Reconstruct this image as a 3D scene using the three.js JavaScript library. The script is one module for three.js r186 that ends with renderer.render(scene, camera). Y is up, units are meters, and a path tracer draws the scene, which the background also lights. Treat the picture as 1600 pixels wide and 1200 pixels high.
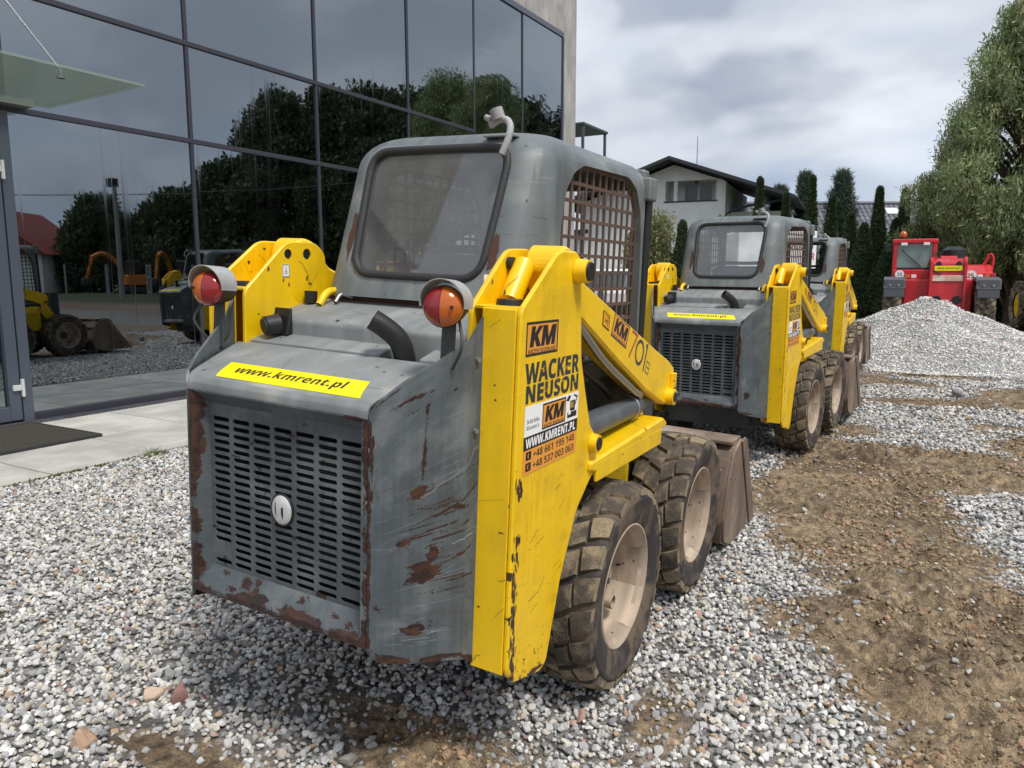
import * as THREE from 'three';
import { mergeGeometries, toCreasedNormals, mergeVertices } from 'three/addons/utils/BufferGeometryUtils.js';
import { RoundedBoxGeometry } from 'three/addons/geometries/RoundedBoxGeometry.js';
import { Brush, Evaluator, SUBTRACTION } from 'three-bvh-csg';

// ---------- camera, sky, sun, exposure ----------
const scene = new THREE.Scene();
const camera = new THREE.PerspectiveCamera(2 * Math.atan(600 / 1180) * 180 / Math.PI, 4 / 3, 0.05, 900);
camera.rotation.order = 'YXZ';
camera.position.set(0, 1.3795, 0);
camera.rotation.set(-8.198 * Math.PI / 180, 29.627 * Math.PI / 180, 0);
const renderer = new THREE.WebGLRenderer({ antialias: true });
renderer.toneMapping = THREE.LinearToneMapping;
renderer.toneMappingExposure = 2.0;
renderer.shadowMap.enabled = true;
const sun = new THREE.DirectionalLight(new THREE.Color(1.0, 0.95, 0.88), 1.5);
sun.name = 'sun';
sun.position.set(16.5, 30, 5); sun.target.position.set(0, 0, -4);
sun.castShadow = true; sun.shadow.radius = 24; sun.shadow.mapSize.set(2048, 2048);
Object.assign(sun.shadow.camera, { left: -40, right: 40, top: 40, bottom: -40, near: 1, far: 120 });
scene.add(sun, sun.target);

// ---------- small tools ----------
const RAD = Math.PI / 180;
const hash = (x, y, s = 0) => { let h = Math.imul(x | 0, 374761393) ^ Math.imul(y | 0, 668265263) ^ Math.imul(s | 0, 974634777); h = Math.imul(h ^ (h >>> 13), 1274126177); return ((h ^ (h >>> 16)) >>> 0) / 4294967296; };
function noise(x, y, s = 0) {
  const xi = Math.floor(x), yi = Math.floor(y); let fx = x - xi, fy = y - yi;
  fx = fx * fx * (3 - 2 * fx); fy = fy * fy * (3 - 2 * fy);
  const a = hash(xi, yi, s), b = hash(xi + 1, yi, s), c = hash(xi, yi + 1, s), d = hash(xi + 1, yi + 1, s);
  return a + (b - a) * fx + (c - a) * fy + (a - b - c + d) * fx * fy;
}
function fbm(x, y, o = 4, s = 0) { let v = 0, a = 0.5, n = 0; for (let i = 0; i < o; i++) { v += a * noise(x, y, s + i * 17); n += a; a *= 0.5; x = x * 2.03 + 5.1; y = y * 2.03 + 1.7; } return v / n; }
function rng(seed) { let a = seed >>> 0; return () => { a = (a + 0x6D2B79F5) | 0; let t = Math.imul(a ^ (a >>> 15), 1 | a); t = (t + Math.imul(t ^ (t >>> 7), 61 | t)) ^ t; return ((t ^ (t >>> 14)) >>> 0) / 4294967296; }; }
const clamp = (v, a = 0, b = 1) => Math.min(b, Math.max(a, v));
const sstep = (a, b, v) => { const t = clamp((v - a) / (b - a)); return t * t * (3 - 2 * t); };
const lerp = (a, b, t) => a + (b - a) * t;

// sky: broken layered cloud, computed
{
  const W = 1536, H = 768, d = new Float32Array(W * H * 4);
  for (let j = 0; j < H; j++) {
    const el = ((j + 0.5) / H - 0.5) * Math.PI, sy = Math.sin(el), cy = Math.cos(el);
    for (let i = 0; i < W; i++) {
      const az = ((i + 0.5) / W - 0.5) * 2 * Math.PI, dx = Math.cos(az) * cy, dz = Math.sin(az) * cy;
      const k = 1 / (Math.max(sy, 0) + 0.26), px = dx * k, pz = dz * k;
      const wx = fbm(px * 0.8 + 3, pz * 0.8, 3, 40), wz = fbm(px * 0.8, pz * 0.8 + 9, 3, 60);
      const big = fbm(px * 1.15 + wx * 1.3, pz * 1.5 + wz * 1.3, 5, 1);
      const mid = fbm(px * 2.9 + wx * 2.4 + 4, pz * 3.6 + wz * 2.4, 5, 7);
      const A = az / RAD, E = el / RAD, ragged = (fbm(px * 5 + wx * 3, pz * 7 + wz * 3, 5, 23) - 0.5) * 1.5;
      const bank = (a0, e0, ra, re) => sstep(1.25, 0.55, Math.hypot((A - a0) / ra, (E - e0) / re) + ragged);
      const t = sstep(0.36, 0.64, big * 0.5 + mid * 0.5), lump = Math.max(sstep(0.5, 0.62, fbm(px * 2.4 + wx * 2 + 11, pz * 3.1 + wz * 2, 5, 91)) * sstep(0.4, 0.58, big) * 0.8, bank(-103.2, 13.2, 5.2, 2.1), bank(-99, 12.4, 3.6, 1.2) * 0.8, bank(-109, 13.6, 3, 1.5) * 0.8);
      let r = lerp(0.375, 0.265, t), g = lerp(0.39, 0.29, t), b = lerp(0.42, 0.335, t);
      const thin = Math.max(sstep(0.46, 0.32, big) * 0.6, bank(-99, 5.5, 8, 2.6) * 0.75);
      r = lerp(r, 0.245, thin); g = lerp(g, 0.295, thin); b = lerp(b, 0.365, thin);
      r -= lump * 0.085; g -= lump * 0.083; b -= lump * 0.072;
      const lit = bank(-93, 9.5, 5, 3) * 0.07 + bank(-108, 9, 5, 1.6) * 0.04; r += lit; g += lit; b += lit;
      const up = 1 + 0.25 * clamp(sy), lo = sy < 0 ? 0.5 : 1, q = (j * W + i) * 4;
      d[q] = r * up * lo; d[q + 1] = g * up * lo; d[q + 2] = b * up * lo; d[q + 3] = 1;
    }
  }
  const t = new THREE.DataTexture(d, W, H, THREE.RGBAFormat, THREE.FloatType);
  t.mapping = THREE.EquirectangularReflectionMapping; t.magFilter = THREE.LinearFilter; t.minFilter = THREE.LinearFilter; t.needsUpdate = true;
  scene.background = t; scene.environment = t;
}

// ---------- object bookkeeping ----------
const taken = {};
function numbered(n) { const k = taken[n] = (taken[n] ?? -1) + 1; return k ? n + '_' + String(k).padStart(3, '0') : n; }
function thing(name, label, category, pos = [0, 0, 0], turn = 0, group) {
  const o = new THREE.Group(); o.name = numbered(name); o.position.set(...pos); o.rotation.y = turn;
  o.userData = { label, category }; if (group) o.userData.group = group; scene.add(o); return o;
}
function structure(o, name, label) { o.name = numbered(name); o.userData.kind = 'structure'; if (label) o.userData.label = label; o.castShadow = o.receiveShadow = true; scene.add(o); return o; }
function uvBox(g) {
  if (g.index) g = g.toNonIndexed();
  const p = g.attributes.position, uv = new Float32Array(p.count * 2), a = new THREE.Vector3(), b = new THREE.Vector3(), c = new THREE.Vector3();
  for (let i = 0; i < p.count; i += 3) {
    a.fromBufferAttribute(p, i); b.fromBufferAttribute(p, i + 1).sub(a); c.fromBufferAttribute(p, i + 2).sub(a); b.cross(c);
    const x = Math.abs(b.x), y = Math.abs(b.y), z = Math.abs(b.z);
    for (let k = 0; k < 3; k++) {
      const X = p.getX(i + k), Y = p.getY(i + k), Z = p.getZ(i + k);
      if (x >= y && x >= z) { uv[(i + k) * 2] = Z; uv[(i + k) * 2 + 1] = Y; } else if (y >= z) { uv[(i + k) * 2] = X; uv[(i + k) * 2 + 1] = Z; } else { uv[(i + k) * 2] = X; uv[(i + k) * 2 + 1] = Y; }
    }
  }
  g.setAttribute('uv', new THREE.BufferAttribute(uv, 2)); return g;
}
function uvRect(g, ax, u0, u1, v0, v1, ay = 'y') {   // planar uv: named axes over a range
  const p = g.attributes.position, uv = new Float32Array(p.count * 2), get = { x: i => p.getX(i), y: i => p.getY(i), z: i => p.getZ(i), X: i => -p.getZ(i) };
  for (let i = 0; i < p.count; i++) { uv[i * 2] = (get[ax](i) - u0) / (u1 - u0); uv[i * 2 + 1] = (get[ay](i) - v0) / (v1 - v0); }
  g.setAttribute('uv', new THREE.BufferAttribute(uv, 2)); return g;
}
function part(parent, name, geo, mat, opt = {}) {
  if (!opt.uv) geo = uvBox(geo);
  const m = new THREE.Mesh(geo, mat); m.name = name; m.castShadow = m.receiveShadow = true;
  if (opt.label) m.userData.label = opt.label; if (opt.kind) m.userData.kind = opt.kind;
  parent.add(m); return m;
}
const sub = (parent, name) => { const g = new THREE.Group(); g.name = name; parent.add(g); return g; };
const box = (x0, x1, y0, y1, z0, z1, r = 0.006) => new RoundedBoxGeometry(Math.abs(x1 - x0), Math.abs(y1 - y0), Math.abs(z1 - z0), 1, Math.min(r, Math.abs(x1 - x0) / 2.1, Math.abs(y1 - y0) / 2.1, Math.abs(z1 - z0) / 2.1)).translate((x0 + x1) / 2, (y0 + y1) / 2, (z0 + z1) / 2);
const vec = (a) => a.isVector3 ? a : new THREE.Vector3(...a);
function rod(a, b, r, r2 = r, seg = 16, open = false) {
  a = vec(a); b = vec(b); const d = b.clone().sub(a), g = new THREE.CylinderGeometry(r2, r, d.length(), seg, 1, open);
  g.applyQuaternion(new THREE.Quaternion().setFromUnitVectors(new THREE.Vector3(0, 1, 0), d.clone().normalize()));
  const m = a.clone().add(b).multiplyScalar(0.5); return g.translate(m.x, m.y, m.z);
}
const bend = (pts, r, n = 20, seg = 10, closed = false) => new THREE.TubeGeometry(new THREE.CatmullRomCurve3(pts.map(vec), closed), n, r, seg, closed);
function roundShape(pts, rad, S = new THREE.Shape()) {
  const n = pts.length, v = pts.map(p => new THREE.Vector2(p[0], p[1]));
  for (let i = 0; i < n; i++) {
    const p = v[i], a = v[(i + n - 1) % n], b = v[(i + 1) % n], r = pts[i][2] ?? rad, da = a.clone().sub(p), db = b.clone().sub(p);
    const q = Math.min(r, da.length() * 0.48, db.length() * 0.48), s = p.clone().addScaledVector(da.normalize(), q), e = p.clone().addScaledVector(db.normalize(), q);
    if (i) S.lineTo(s.x, s.y); else S.moveTo(s.x, s.y);
    S.quadraticCurveTo(p.x, p.y, e.x, e.y);
  }
  S.closePath(); return S;
}
const circlePath = (x, y, r) => { const h = new THREE.Path(); h.absarc(x, y, r, 0, Math.PI * 2, true); return h; };
// side plate: outline in (X forward, Y up), between R0 and R1 to the right. Local axes of a machine: x = right, y = up, -z = forward.
function plate(pts, R0, R1, { r = 0.01, b = 0.003, holes = [], cs = 6 } = {}) {
  const S = pts instanceof THREE.Shape ? pts : roundShape(pts, r); for (const h of holes) S.holes.push(h instanceof THREE.Path ? h : circlePath(...h));
  const lo = Math.min(R0, R1), hi = Math.max(R0, R1); b = Math.min(b, (hi - lo) * 0.3);
  const g = new THREE.ExtrudeGeometry(S, { depth: hi - lo - 2 * b, bevelEnabled: b > 0, bevelSize: b, bevelThickness: b, bevelOffset: -b, bevelSegments: 1, curveSegments: cs });
  return g.translate(0, 0, lo + b).rotateY(Math.PI / 2);
}
const P = (X, Y, R) => new THREE.Vector3(R, Y, -X);
// curved sheet with thickness from f(u,v)
function sheet(f, nu, nv, t) {
  const pos = [], uv = [], idx = [], N = (nu + 1) * (nv + 1), e = 1e-3, q = (u, v) => vec(f(u, v));
  const nrm = [];
  for (let j = 0; j <= nv; j++) for (let i = 0; i <= nu; i++) {
    const u = i / nu, v = j / nv, du = q(Math.min(u + e, 1), v).sub(q(Math.max(u - e, 0), v)), dv = q(u, Math.min(v + e, 1)).sub(q(u, Math.max(v - e, 0)));
    nrm.push(du.cross(dv).normalize());
  }
  for (let s = 0; s < 2; s++) for (let j = 0, k = 0; j <= nv; j++) for (let i = 0; i <= nu; i++, k++) {
    const p = q(i / nu, j / nv).addScaledVector(nrm[k], s ? -t : 0); pos.push(p.x, p.y, p.z); uv.push(i / nu, j / nv);
  }
  const W = nu + 1;
  for (let j = 0; j < nv; j++) for (let i = 0; i < nu; i++) { const a = j * W + i, b = a + 1, c = a + W, d = c + 1; idx.push(a, b, d, a, d, c, N + a, N + d, N + b, N + a, N + c, N + d); }
  const rim = (a, b) => idx.push(a, N + a, N + b, a, N + b, b);
  for (let i = 0; i < nu; i++) { rim(i, i + 1); rim(nv * W + i + 1, nv * W + i); }
  for (let j = 0; j < nv; j++) { rim((j + 1) * W, j * W); rim(j * W + nu, (j + 1) * W + nu); }
  const g = new THREE.BufferGeometry(); g.setAttribute('position', new THREE.Float32BufferAttribute(pos, 3)); g.setAttribute('uv', new THREE.Float32BufferAttribute(uv, 2)); g.setIndex(idx);
  return toCreasedNormals(g, 0.6);
}
const merge = (l) => mergeGeometries(l.map(g => { g = g.index ? g.toNonIndexed() : g; for (const k of Object.keys(g.attributes)) if (!['position', 'normal', 'uv'].includes(k)) g.deleteAttribute(k); return g; }));

// ---------- textures ----------
function canvasTex(w, h, draw, opt = {}) {
  const c = document.createElement('canvas'); c.width = w; c.height = h; draw(c.getContext('2d'), w, h);
  const t = new THREE.CanvasTexture(c); if (!opt.data) t.colorSpace = THREE.SRGBColorSpace;
  if (opt.repeat) { t.wrapS = t.wrapT = THREE.RepeatWrapping; t.repeat.set(opt.repeat, opt.repeat); }
  t.magFilter = THREE.LinearFilter; return t;
}
function grain(ctx, w, h, f) {   // per-pixel colour
  const im = ctx.createImageData(w, h), d = im.data;
  for (let y = 0, q = 0; y < h; y++) for (let x = 0; x < w; x++, q += 4) { const c = f(x / w, y / h); d[q] = c[0]; d[q + 1] = c[1]; d[q + 2] = c[2]; d[q + 3] = 255; }
  ctx.putImageData(im, 0, 0);
}
const tileNoise = (u, v, n, s) => { // periodic value noise on n cells
  const x = u * n, y = v * n, xi = Math.floor(x), yi = Math.floor(y); let fx = x - xi, fy = y - yi; fx = fx * fx * (3 - 2 * fx); fy = fy * fy * (3 - 2 * fy);
  const m = (k) => ((k % n) + n) % n, a = hash(m(xi), m(yi), s), b = hash(m(xi + 1), m(yi), s), c = hash(m(xi), m(yi + 1), s), d = hash(m(xi + 1), m(yi + 1), s);
  return a + (b - a) * fx + (c - a) * fy + (a - b - c + d) * fx * fy;
};
const tileFbm = (u, v, n, o, s) => { let r = 0, a = 0.5, t = 0; for (let i = 0; i < o; i++) { r += a * tileNoise(u, v, n, s + i * 13); t += a; a *= 0.55; n *= 2; } return r / t; };
const RUST = ['#38241e', '#432b23', '#2f2220', '#4d3328', '#2a2122'];
function blot(ctx, R, x, y, rx, ry, col, n = 14) {
  ctx.fillStyle = col; ctx.beginPath();
  for (let i = 0; i <= n; i++) { const a = i / n * Math.PI * 2, k = 0.55 + R() * 0.75; const X = x + Math.cos(a) * rx * k, Y = y + Math.sin(a) * ry * k; i ? ctx.lineTo(X, Y) : ctx.moveTo(X, Y); }
  ctx.closePath(); ctx.fill();
}
function rustPatch(ctx, R, x, y, rx, ry) {
  for (let k = 0; k < 5; k++) blot(ctx, R, x + (R() - 0.5) * rx * 0.7, y + (R() - 0.5) * ry * 0.7, rx * (0.35 + R() * 0.5), ry * (0.35 + R() * 0.5), RUST[(R() * 5) | 0]);
  for (let k = 0; k < 16; k++) blot(ctx, R, x + (R() - 0.5) * rx * 2.6, y + (R() - 0.5) * ry * 2.4, 1 + R() * 3, 0.7 + R() * 2, RUST[(R() * 5) | 0], 6);
}
function scratch(ctx, R, x0, y0, x1, y1, w, col) {
  const n = 8; ctx.strokeStyle = col; ctx.lineWidth = w; ctx.beginPath(); ctx.moveTo(x0, y0);
  for (let i = 1; i <= n; i++) ctx.lineTo(lerp(x0, x1, i / n) + (R() - 0.5) * w * 2.2, lerp(y0, y1, i / n) + (R() - 0.5) * w * 2.2); ctx.stroke();
}
function rustEdge(ctx, R, x0, y0, x1, y1, w, density = 1) {   // ragged rust line of varying width
  const L = Math.hypot(x1 - x0, y1 - y0), n = Math.max(4, L / 5 * density), v = Math.abs(y1 - y0) > Math.abs(x1 - x0), ph = R() * 100;
  for (let i = 0; i < n; i++) { const t = R(), k = noise(t * L / 40 + ph, 3.3, 9); if (k < 0.37) { if (R() < 0.5) blot(ctx, R, lerp(x0, x1, t) + (R() - 0.5) * w, lerp(y0, y1, t) + (R() - 0.5) * w, 0.8 + R() * 1.2, 0.8 + R() * 1.2, RUST[(R() * 5) | 0], 6); continue; } const a = w * (k - 0.3) * 1.5 * (0.4 + R() * 0.8); for (let q = 0; q < 2; q++) blot(ctx, R, lerp(x0, x1, t) + (R() - 0.5) * w * 0.8, lerp(y0, y1, t) + (R() - 0.5) * w * 0.8, (v ? a : a * 1.9) * (q ? 0.5 : 1), (v ? a * 1.9 : a) * (q ? 0.5 : 1), RUST[(R() * 5) | 0], 12); }
}
const mat = (o) => new THREE.MeshStandardMaterial(o), phys = (o) => new THREE.MeshPhysicalMaterial(o);
const lin = (r, g, b) => new THREE.Color().setRGB(r, g, b);
// paint that has been used hard: tile of one metre
function paintTile(base, seed, { dust = [150, 148, 140], dustK = 0.3, chip = 26, scr = 40, streak = 0.1, size = 512 } = {}) {
  return canvasTex(size, size, (ctx, w, h) => {
    grain(ctx, w, h, (u, v) => {
      const a = tileFbm(u, v, 5, 5, seed), f = hash(u * w, v * h, seed) - 0.5, s = tileNoise(u, v * 0.06, 40, seed + 3) - 0.5, d = sstep(0.45, 0.8, a) * dustK, k = 1 + (a - 0.5) * 0.22 + f * 0.05 + s * streak;
      return [0, 1, 2].map(i => clamp(lerp(base[i] * k, dust[i], d), 0, 255));
    });
    const R = rng(seed * 91 + 7);
    for (let i = 0; i < scr; i++) { const x = R() * w, y = R() * h, a = (R() - 0.5) * 3, l = 10 + R() * 60; scratch(ctx, R, x, y, x + Math.cos(a) * l, y + Math.sin(a) * l, 0.5 + R() * 0.7, R() < 0.5 ? 'rgba(40,32,26,0.5)' : 'rgba(205,200,190,0.35)'); }
    for (let i = 0; i < chip; i++) blot(ctx, R, R() * w, R() * h, 1 + R() * R() * 7, 1 + R() * R() * 5, RUST[(R() * 5) | 0], 8);
  }, { repeat: 1 });
}
const noiseBump = canvasTex(512, 512, (c, w, h) => grain(c, w, h, (u, v) => { const k = tileFbm(u, v, 16, 5, 77) * 255; return [k, k, k]; }), { data: true, repeat: 1 });
const fineBump = noiseBump.clone(); fineBump.repeat.set(6, 6);
const YEL = [250, 203, 2], GRY = [104, 111, 113];
const M = {
  yellow: phys({ map: paintTile(YEL, 3, { dust: [176, 142, 52], dustK: 0.42, chip: 60, scr: 90, streak: 0.06 }), roughness: 0.42, clearcoat: 0.25, clearcoatRoughness: 0.3 }),
  grey: mat({ map: paintTile(GRY, 5, { dust: [150, 150, 145], dustK: 0.5, chip: 34, scr: 90, streak: 0.16 }), roughness: 0.5, bumpMap: noiseBump, bumpScale: 0.0012 }),
  hood: mat({ map: paintTile([134, 138, 138], 8, { dust: [178, 174, 164], dustK: 0.8, chip: 22, scr: 60, streak: 0.12 }), roughness: 0.55 }),
  chassis: mat({ map: paintTile([62, 66, 68], 12, { dust: [104, 96, 84], dustK: 0.5, chip: 20, scr: 30 }), roughness: 0.65 }),
  dark: mat({ color: lin(0.035, 0.035, 0.037), roughness: 0.7 }),
  black: mat({ color: lin(0.016, 0.016, 0.018), roughness: 0.45 }),
  rubber: mat({ color: lin(0.03, 0.03, 0.031), roughness: 0.6, bumpMap: fineBump, bumpScale: 0.001 }),
  rustBar: mat({ map: paintTile([84, 56, 44], 21, { dust: [70, 48, 40], dustK: 0.7, chip: 60, scr: 20 }), roughness: 0.85 }),
  mesh: mat({ map: paintTile([96, 76, 66], 22, { dust: [70, 66, 64], dustK: 0.7, chip: 60, scr: 10 }), roughness: 0.8 }),
  steel: mat({ color: lin(0.42, 0.42, 0.42), roughness: 0.35, metalness: 0.8 }),
  cylinder: mat({ color: lin(0.2, 0.225, 0.25), roughness: 0.45, metalness: 0.2, map: paintTile([190, 190, 190], 33, { dust: [230, 225, 215], dustK: 0.4, chip: 4 }) }),
  galv: mat({ map: paintTile([176, 178, 178], 36, { dust: [116, 110, 106], dustK: 0.55, chip: 90, scr: 60 }), roughness: 0.6, metalness: 0.1 }),
  tyre: mat({ map: canvasTex(512, 512, (c, w, h) => grain(c, w, h, (u, v) => { const a = tileFbm(u, v, 6, 5, 51), f = hash(u * w, v * h, 3) * 0.6 + 0.7, d = sstep(0.36, 0.66, a); return [lerp(74, 140, d) * f, lerp(68, 126, d) * f, lerp(60, 102, d) * f]; }), { repeat: 2 }), roughness: 0.92, bumpMap: fineBump, bumpScale: 0.003 }),
  sidewall: mat({ map: canvasTex(512, 512, (c, w, h) => grain(c, w, h, (u, v) => { const a = tileFbm(u, v, 7, 5, 54), f = hash(u * w, v * h, 5) * 0.2 + 0.9, d = sstep(0.38, 0.7, a) * 0.9; return [lerp(54, 112, d) * f, lerp(49, 96, d) * f, lerp(49, 80, d) * f]; }), { repeat: 2 }), roughness: 0.75, bumpMap: noiseBump, bumpScale: 0.0015 }),
  rim: mat({ map: paintTile([182, 164, 144], 61, { dust: [100, 80, 64], dustK: 1.0, chip: 90, scr: 50, streak: 0.25 }), roughness: 0.75 }),
  bucket: mat({ map: paintTile([126, 108, 94], 63, { dust: [176, 160, 144], dustK: 0.8, chip: 70, scr: 90, streak: 0.2 }), roughness: 0.7, metalness: 0.15 }),
  amber: phys({ color: lin(0.52, 0.12, 0.012), roughness: 0.18, clearcoat: 0.6, clearcoatRoughness: 0.1, bumpMap: fineBump, bumpScale: 0.0004 }),
  red: phys({ color: lin(0.27, 0.012, 0.016), roughness: 0.18, clearcoat: 0.6, clearcoatRoughness: 0.1, bumpMap: fineBump, bumpScale: 0.0004 }),
  white: mat({ color: lin(0.78, 0.78, 0.77), roughness: 0.5 }),
  seat: mat({ color: lin(0.02, 0.02, 0.021), roughness: 0.6, bumpMap: noiseBump, bumpScale: 0.003 }),
  redPaint: phys({ map: paintTile([196, 26, 36], 71, { dust: [190, 90, 80], dustK: 0.25, chip: 10, scr: 20, streak: 0.02 }), roughness: 0.4, clearcoat: 0.3 }),
  fender: mat({ color: lin(0.09, 0.095, 0.11), roughness: 0.6 }),
};
const dustyGlass = phys({ color: lin(0.86, 0.88, 0.87), transmission: 0.9, thickness: 0, roughness: 0.02, ior: 2.0, side: THREE.DoubleSide, map: canvasTex(512, 512, (c, w, h) => { grain(c, w, h, (u, v) => { const k = 200 + 50 * fbm(u * 6, v * 6, 4, 12); return [k, k, k]; }); const R = rng(5); for (let i = 0; i < 130; i++) blot(c, R, R() * w, R() * h, 0.6 + R() * 1.6, 0.6 + R() * 1.6, 'rgba(255,255,255,0.8)', 6); }) });

// ---------- lettering and stickers ----------
const ORANGE = '#f0a23c';
function kmBadge(c, x, y, w, h) {   // orange badge, black italic letters, a strip of small letters
  c.fillStyle = '#18181c'; c.fillRect(x, y, w, h); c.fillStyle = ORANGE; const e = w * 0.035; c.fillRect(x + e, y + e, w - 2 * e, h - 2 * e);
  c.save(); c.fillStyle = '#15151b'; c.textAlign = 'center'; c.textBaseline = 'alphabetic'; c.translate(x + w / 2, y + h * 0.72); c.transform(1, 0, -0.18, 1, 0, 0);
  c.font = `bold ${h * 0.78}px sans-serif`; const tw = c.measureText('KM').width; c.scale(w * 0.84 / tw, 1); c.lineWidth = h * 0.05; c.strokeStyle = '#15151b'; c.fillText('KM', 0, 0); c.strokeText('KM', 0, 0); c.restore();
  c.save(); c.fillStyle = '#3a2016'; c.textAlign = 'center'; c.font = `bold ${h * 0.17}px sans-serif`; const t2 = c.measureText('MASZYNY BUDOWLANE').width; c.translate(x + w / 2, y + h * 0.93); c.scale(w * 0.86 / t2, 1); c.fillText('MASZYNY BUDOWLANE', 0, 0); c.restore();
}
function fitText(c, s, x, y, w, h, style, col, skew = 0, stroke = 0) {
  c.save(); c.fillStyle = c.strokeStyle = col; c.textAlign = 'left'; c.textBaseline = 'alphabetic'; c.font = `${style} ${h / 0.74}px sans-serif`; const tw = c.measureText(s).width; c.translate(x, y + h); c.transform(1, 0, skew, 1, 0, 0); c.scale(w / tw, 1); c.fillText(s, 0, 0); if (stroke) { c.lineWidth = stroke; c.strokeText(s, 0, 0); } c.restore();
}
const T = {};
T.km = canvasTex(256, 128, (c, w, h) => kmBadge(c, 0, 0, w, h));
T.web = canvasTex(512, 96, (c, w, h) => { c.fillStyle = '#f4e400'; c.fillRect(0, 0, w, h); fitText(c, 'www.kmrent.pl', 46, 22, w - 110, h * 0.46, 'italic bold', '#14141a', 0, 0.5); });
T.contact = canvasTex(512, 300, (c, w, h) => {
  c.fillStyle = '#fbfbf8'; c.fillRect(0, 0, w, h * 0.44); kmBadge(c, w * 0.3, h * 0.03, w * 0.44, h * 0.39);
  fitText(c, '26-026 Wilka', w * 0.03, h * 0.2, w * 0.22, h * 0.055, 'bold', '#33333a'); fitText(c, 'Bilczanska 1c', w * 0.03, h * 0.29, w * 0.22, h * 0.055, 'bold', '#33333a');
  c.fillStyle = '#1a1a1e'; c.beginPath(); c.moveTo(w * 0.74, h * 0.1); c.lineTo(w * 0.8, h * 0.02); c.lineTo(w * 0.84, h * 0.05); c.lineTo(w * 0.8, h * 0.12); c.closePath(); c.fill(); c.fillRect(w * 0.83, h * 0.12, w * 0.1, h * 0.17); c.fillRect(w * 0.78, h * 0.3, w * 0.19, h * 0.09); c.lineWidth = 9; c.strokeStyle = '#1a1a1e'; c.beginPath(); c.moveTo(w * 0.93, h * 0.2); c.lineTo(w * 0.97, h * 0.08); c.lineTo(w * 0.9, h * 0.04); c.stroke();
  c.fillStyle = '#b98a3a'; c.fillRect(w * 0.84, h * 0.14, w * 0.06, h * 0.1); c.fillStyle = '#fbfbf8'; c.fillRect(w * 0.8, h * 0.28, w * 0.05, h * 0.06);
  c.fillStyle = '#17171b'; c.fillRect(0, h * 0.44, w, h * 0.2); fitText(c, 'WWW.KMRENT.PL', w * 0.03, h * 0.47, w * 0.93, h * 0.14, 'bold', '#ffffff', 0, 1);
  c.fillStyle = ORANGE; c.fillRect(0, h * 0.64, w, h * 0.36);
  for (const [k, s] of [[0, '+48 661 195 148'], [1, '+48 537 003 063']]) { const y = h * (0.67 + k * 0.165); c.fillStyle = '#17171b'; c.fillRect(w * 0.04, y, w * 0.09, h * 0.125); c.strokeStyle = ORANGE; c.lineWidth = 6; c.beginPath(); c.arc(w * 0.105, y + h * 0.06, h * 0.045, 2.2, 4.1); c.stroke(); fitText(c, s, w * 0.16, y + h * 0.005, w * 0.79, h * 0.115, 'bold', '#17171b'); }
});
T.icon = canvasTex(96, 96, (c, w, h) => { c.fillStyle = '#2a2418'; c.fillRect(0, 0, w, h); c.fillStyle = '#efa51c'; c.fillRect(7, 7, w - 14, h - 14); const R = rng(4); for (let i = 0; i < 16; i++) { c.fillStyle = '#2a2418'; c.fillRect(14 + R() * 60, 14 + R() * 60, 4 + R() * 14, 4 + R() * 5); } });
T.warn = canvasTex(64, 80, (c, w, h) => { c.fillStyle = '#f4f4f2'; c.fillRect(0, 0, w, h); c.strokeStyle = '#2a2a2e'; c.lineWidth = 4; c.strokeRect(3, 3, w - 6, h - 6); c.beginPath(); c.arc(w / 2, h * 0.62, 10, 0, 6.3); c.stroke(); c.beginPath(); c.moveTo(w / 2, 16); c.lineTo(w / 2, 40); c.stroke(); });
T.emblem = canvasTex(128, 128, (c, w, h) => { c.fillStyle = '#d9d9d6'; c.fillRect(0, 0, w, h); c.fillStyle = '#22242a'; c.beginPath(); c.moveTo(40, 30); c.quadraticCurveTo(48, 70, 46, 96); c.quadraticCurveTo(34, 66, 36, 34); c.fill(); c.beginPath(); c.moveTo(82, 44); c.quadraticCurveTo(90, 66, 80, 100); c.quadraticCurveTo(72, 80, 74, 50); c.fill(); });
T['25'] = canvasTex(128, 128, (c, w, h) => { c.fillStyle = '#f2f2f0'; c.fillRect(0, 0, w, h); c.strokeStyle = '#c9c9c9'; c.lineWidth = 5; c.beginPath(); c.arc(64, 64, 59, 0, 6.3); c.stroke(); fitText(c, '25', 28, 38, 72, 50, 'bold', '#16161a'); });
T.box = canvasTex(256, 384, (c, w, h) => {
  c.fillStyle = '#eef0f0'; c.fillRect(0, 0, w, h); c.fillStyle = '#2c3c58'; c.save(); c.translate(96, 112); c.beginPath(); c.moveTo(-26, -24); c.lineTo(18, -24); c.quadraticCurveTo(40, -20, 26, 0); c.lineTo(4, 10); c.lineTo(34, 34); c.lineTo(14, 34); c.lineTo(-26, 4); c.lineTo(6, -4); c.lineTo(16, -12); c.lineTo(-26, -14); c.closePath(); c.fill(); c.restore();
  fitText(c, 'WYNAJEM', 150, 60, 98, 16, 'bold', '#5a5f66'); c.fillStyle = '#8a9098'; c.fillRect(80, 152, 32, 4);
  fitText(c, 'HR', 226, 96, 26, 34, 'bold', '#c8202c'); c.strokeStyle = '#9aa0a6'; c.lineWidth = 3; for (let k = 0; k < 3; k++) { c.beginPath(); c.arc(150 + k * 24, 250, 15, 0, 6.3); c.stroke(); }
});
const sticker = (t, rough = 0.4) => mat({ map: t, roughness: rough });
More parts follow.
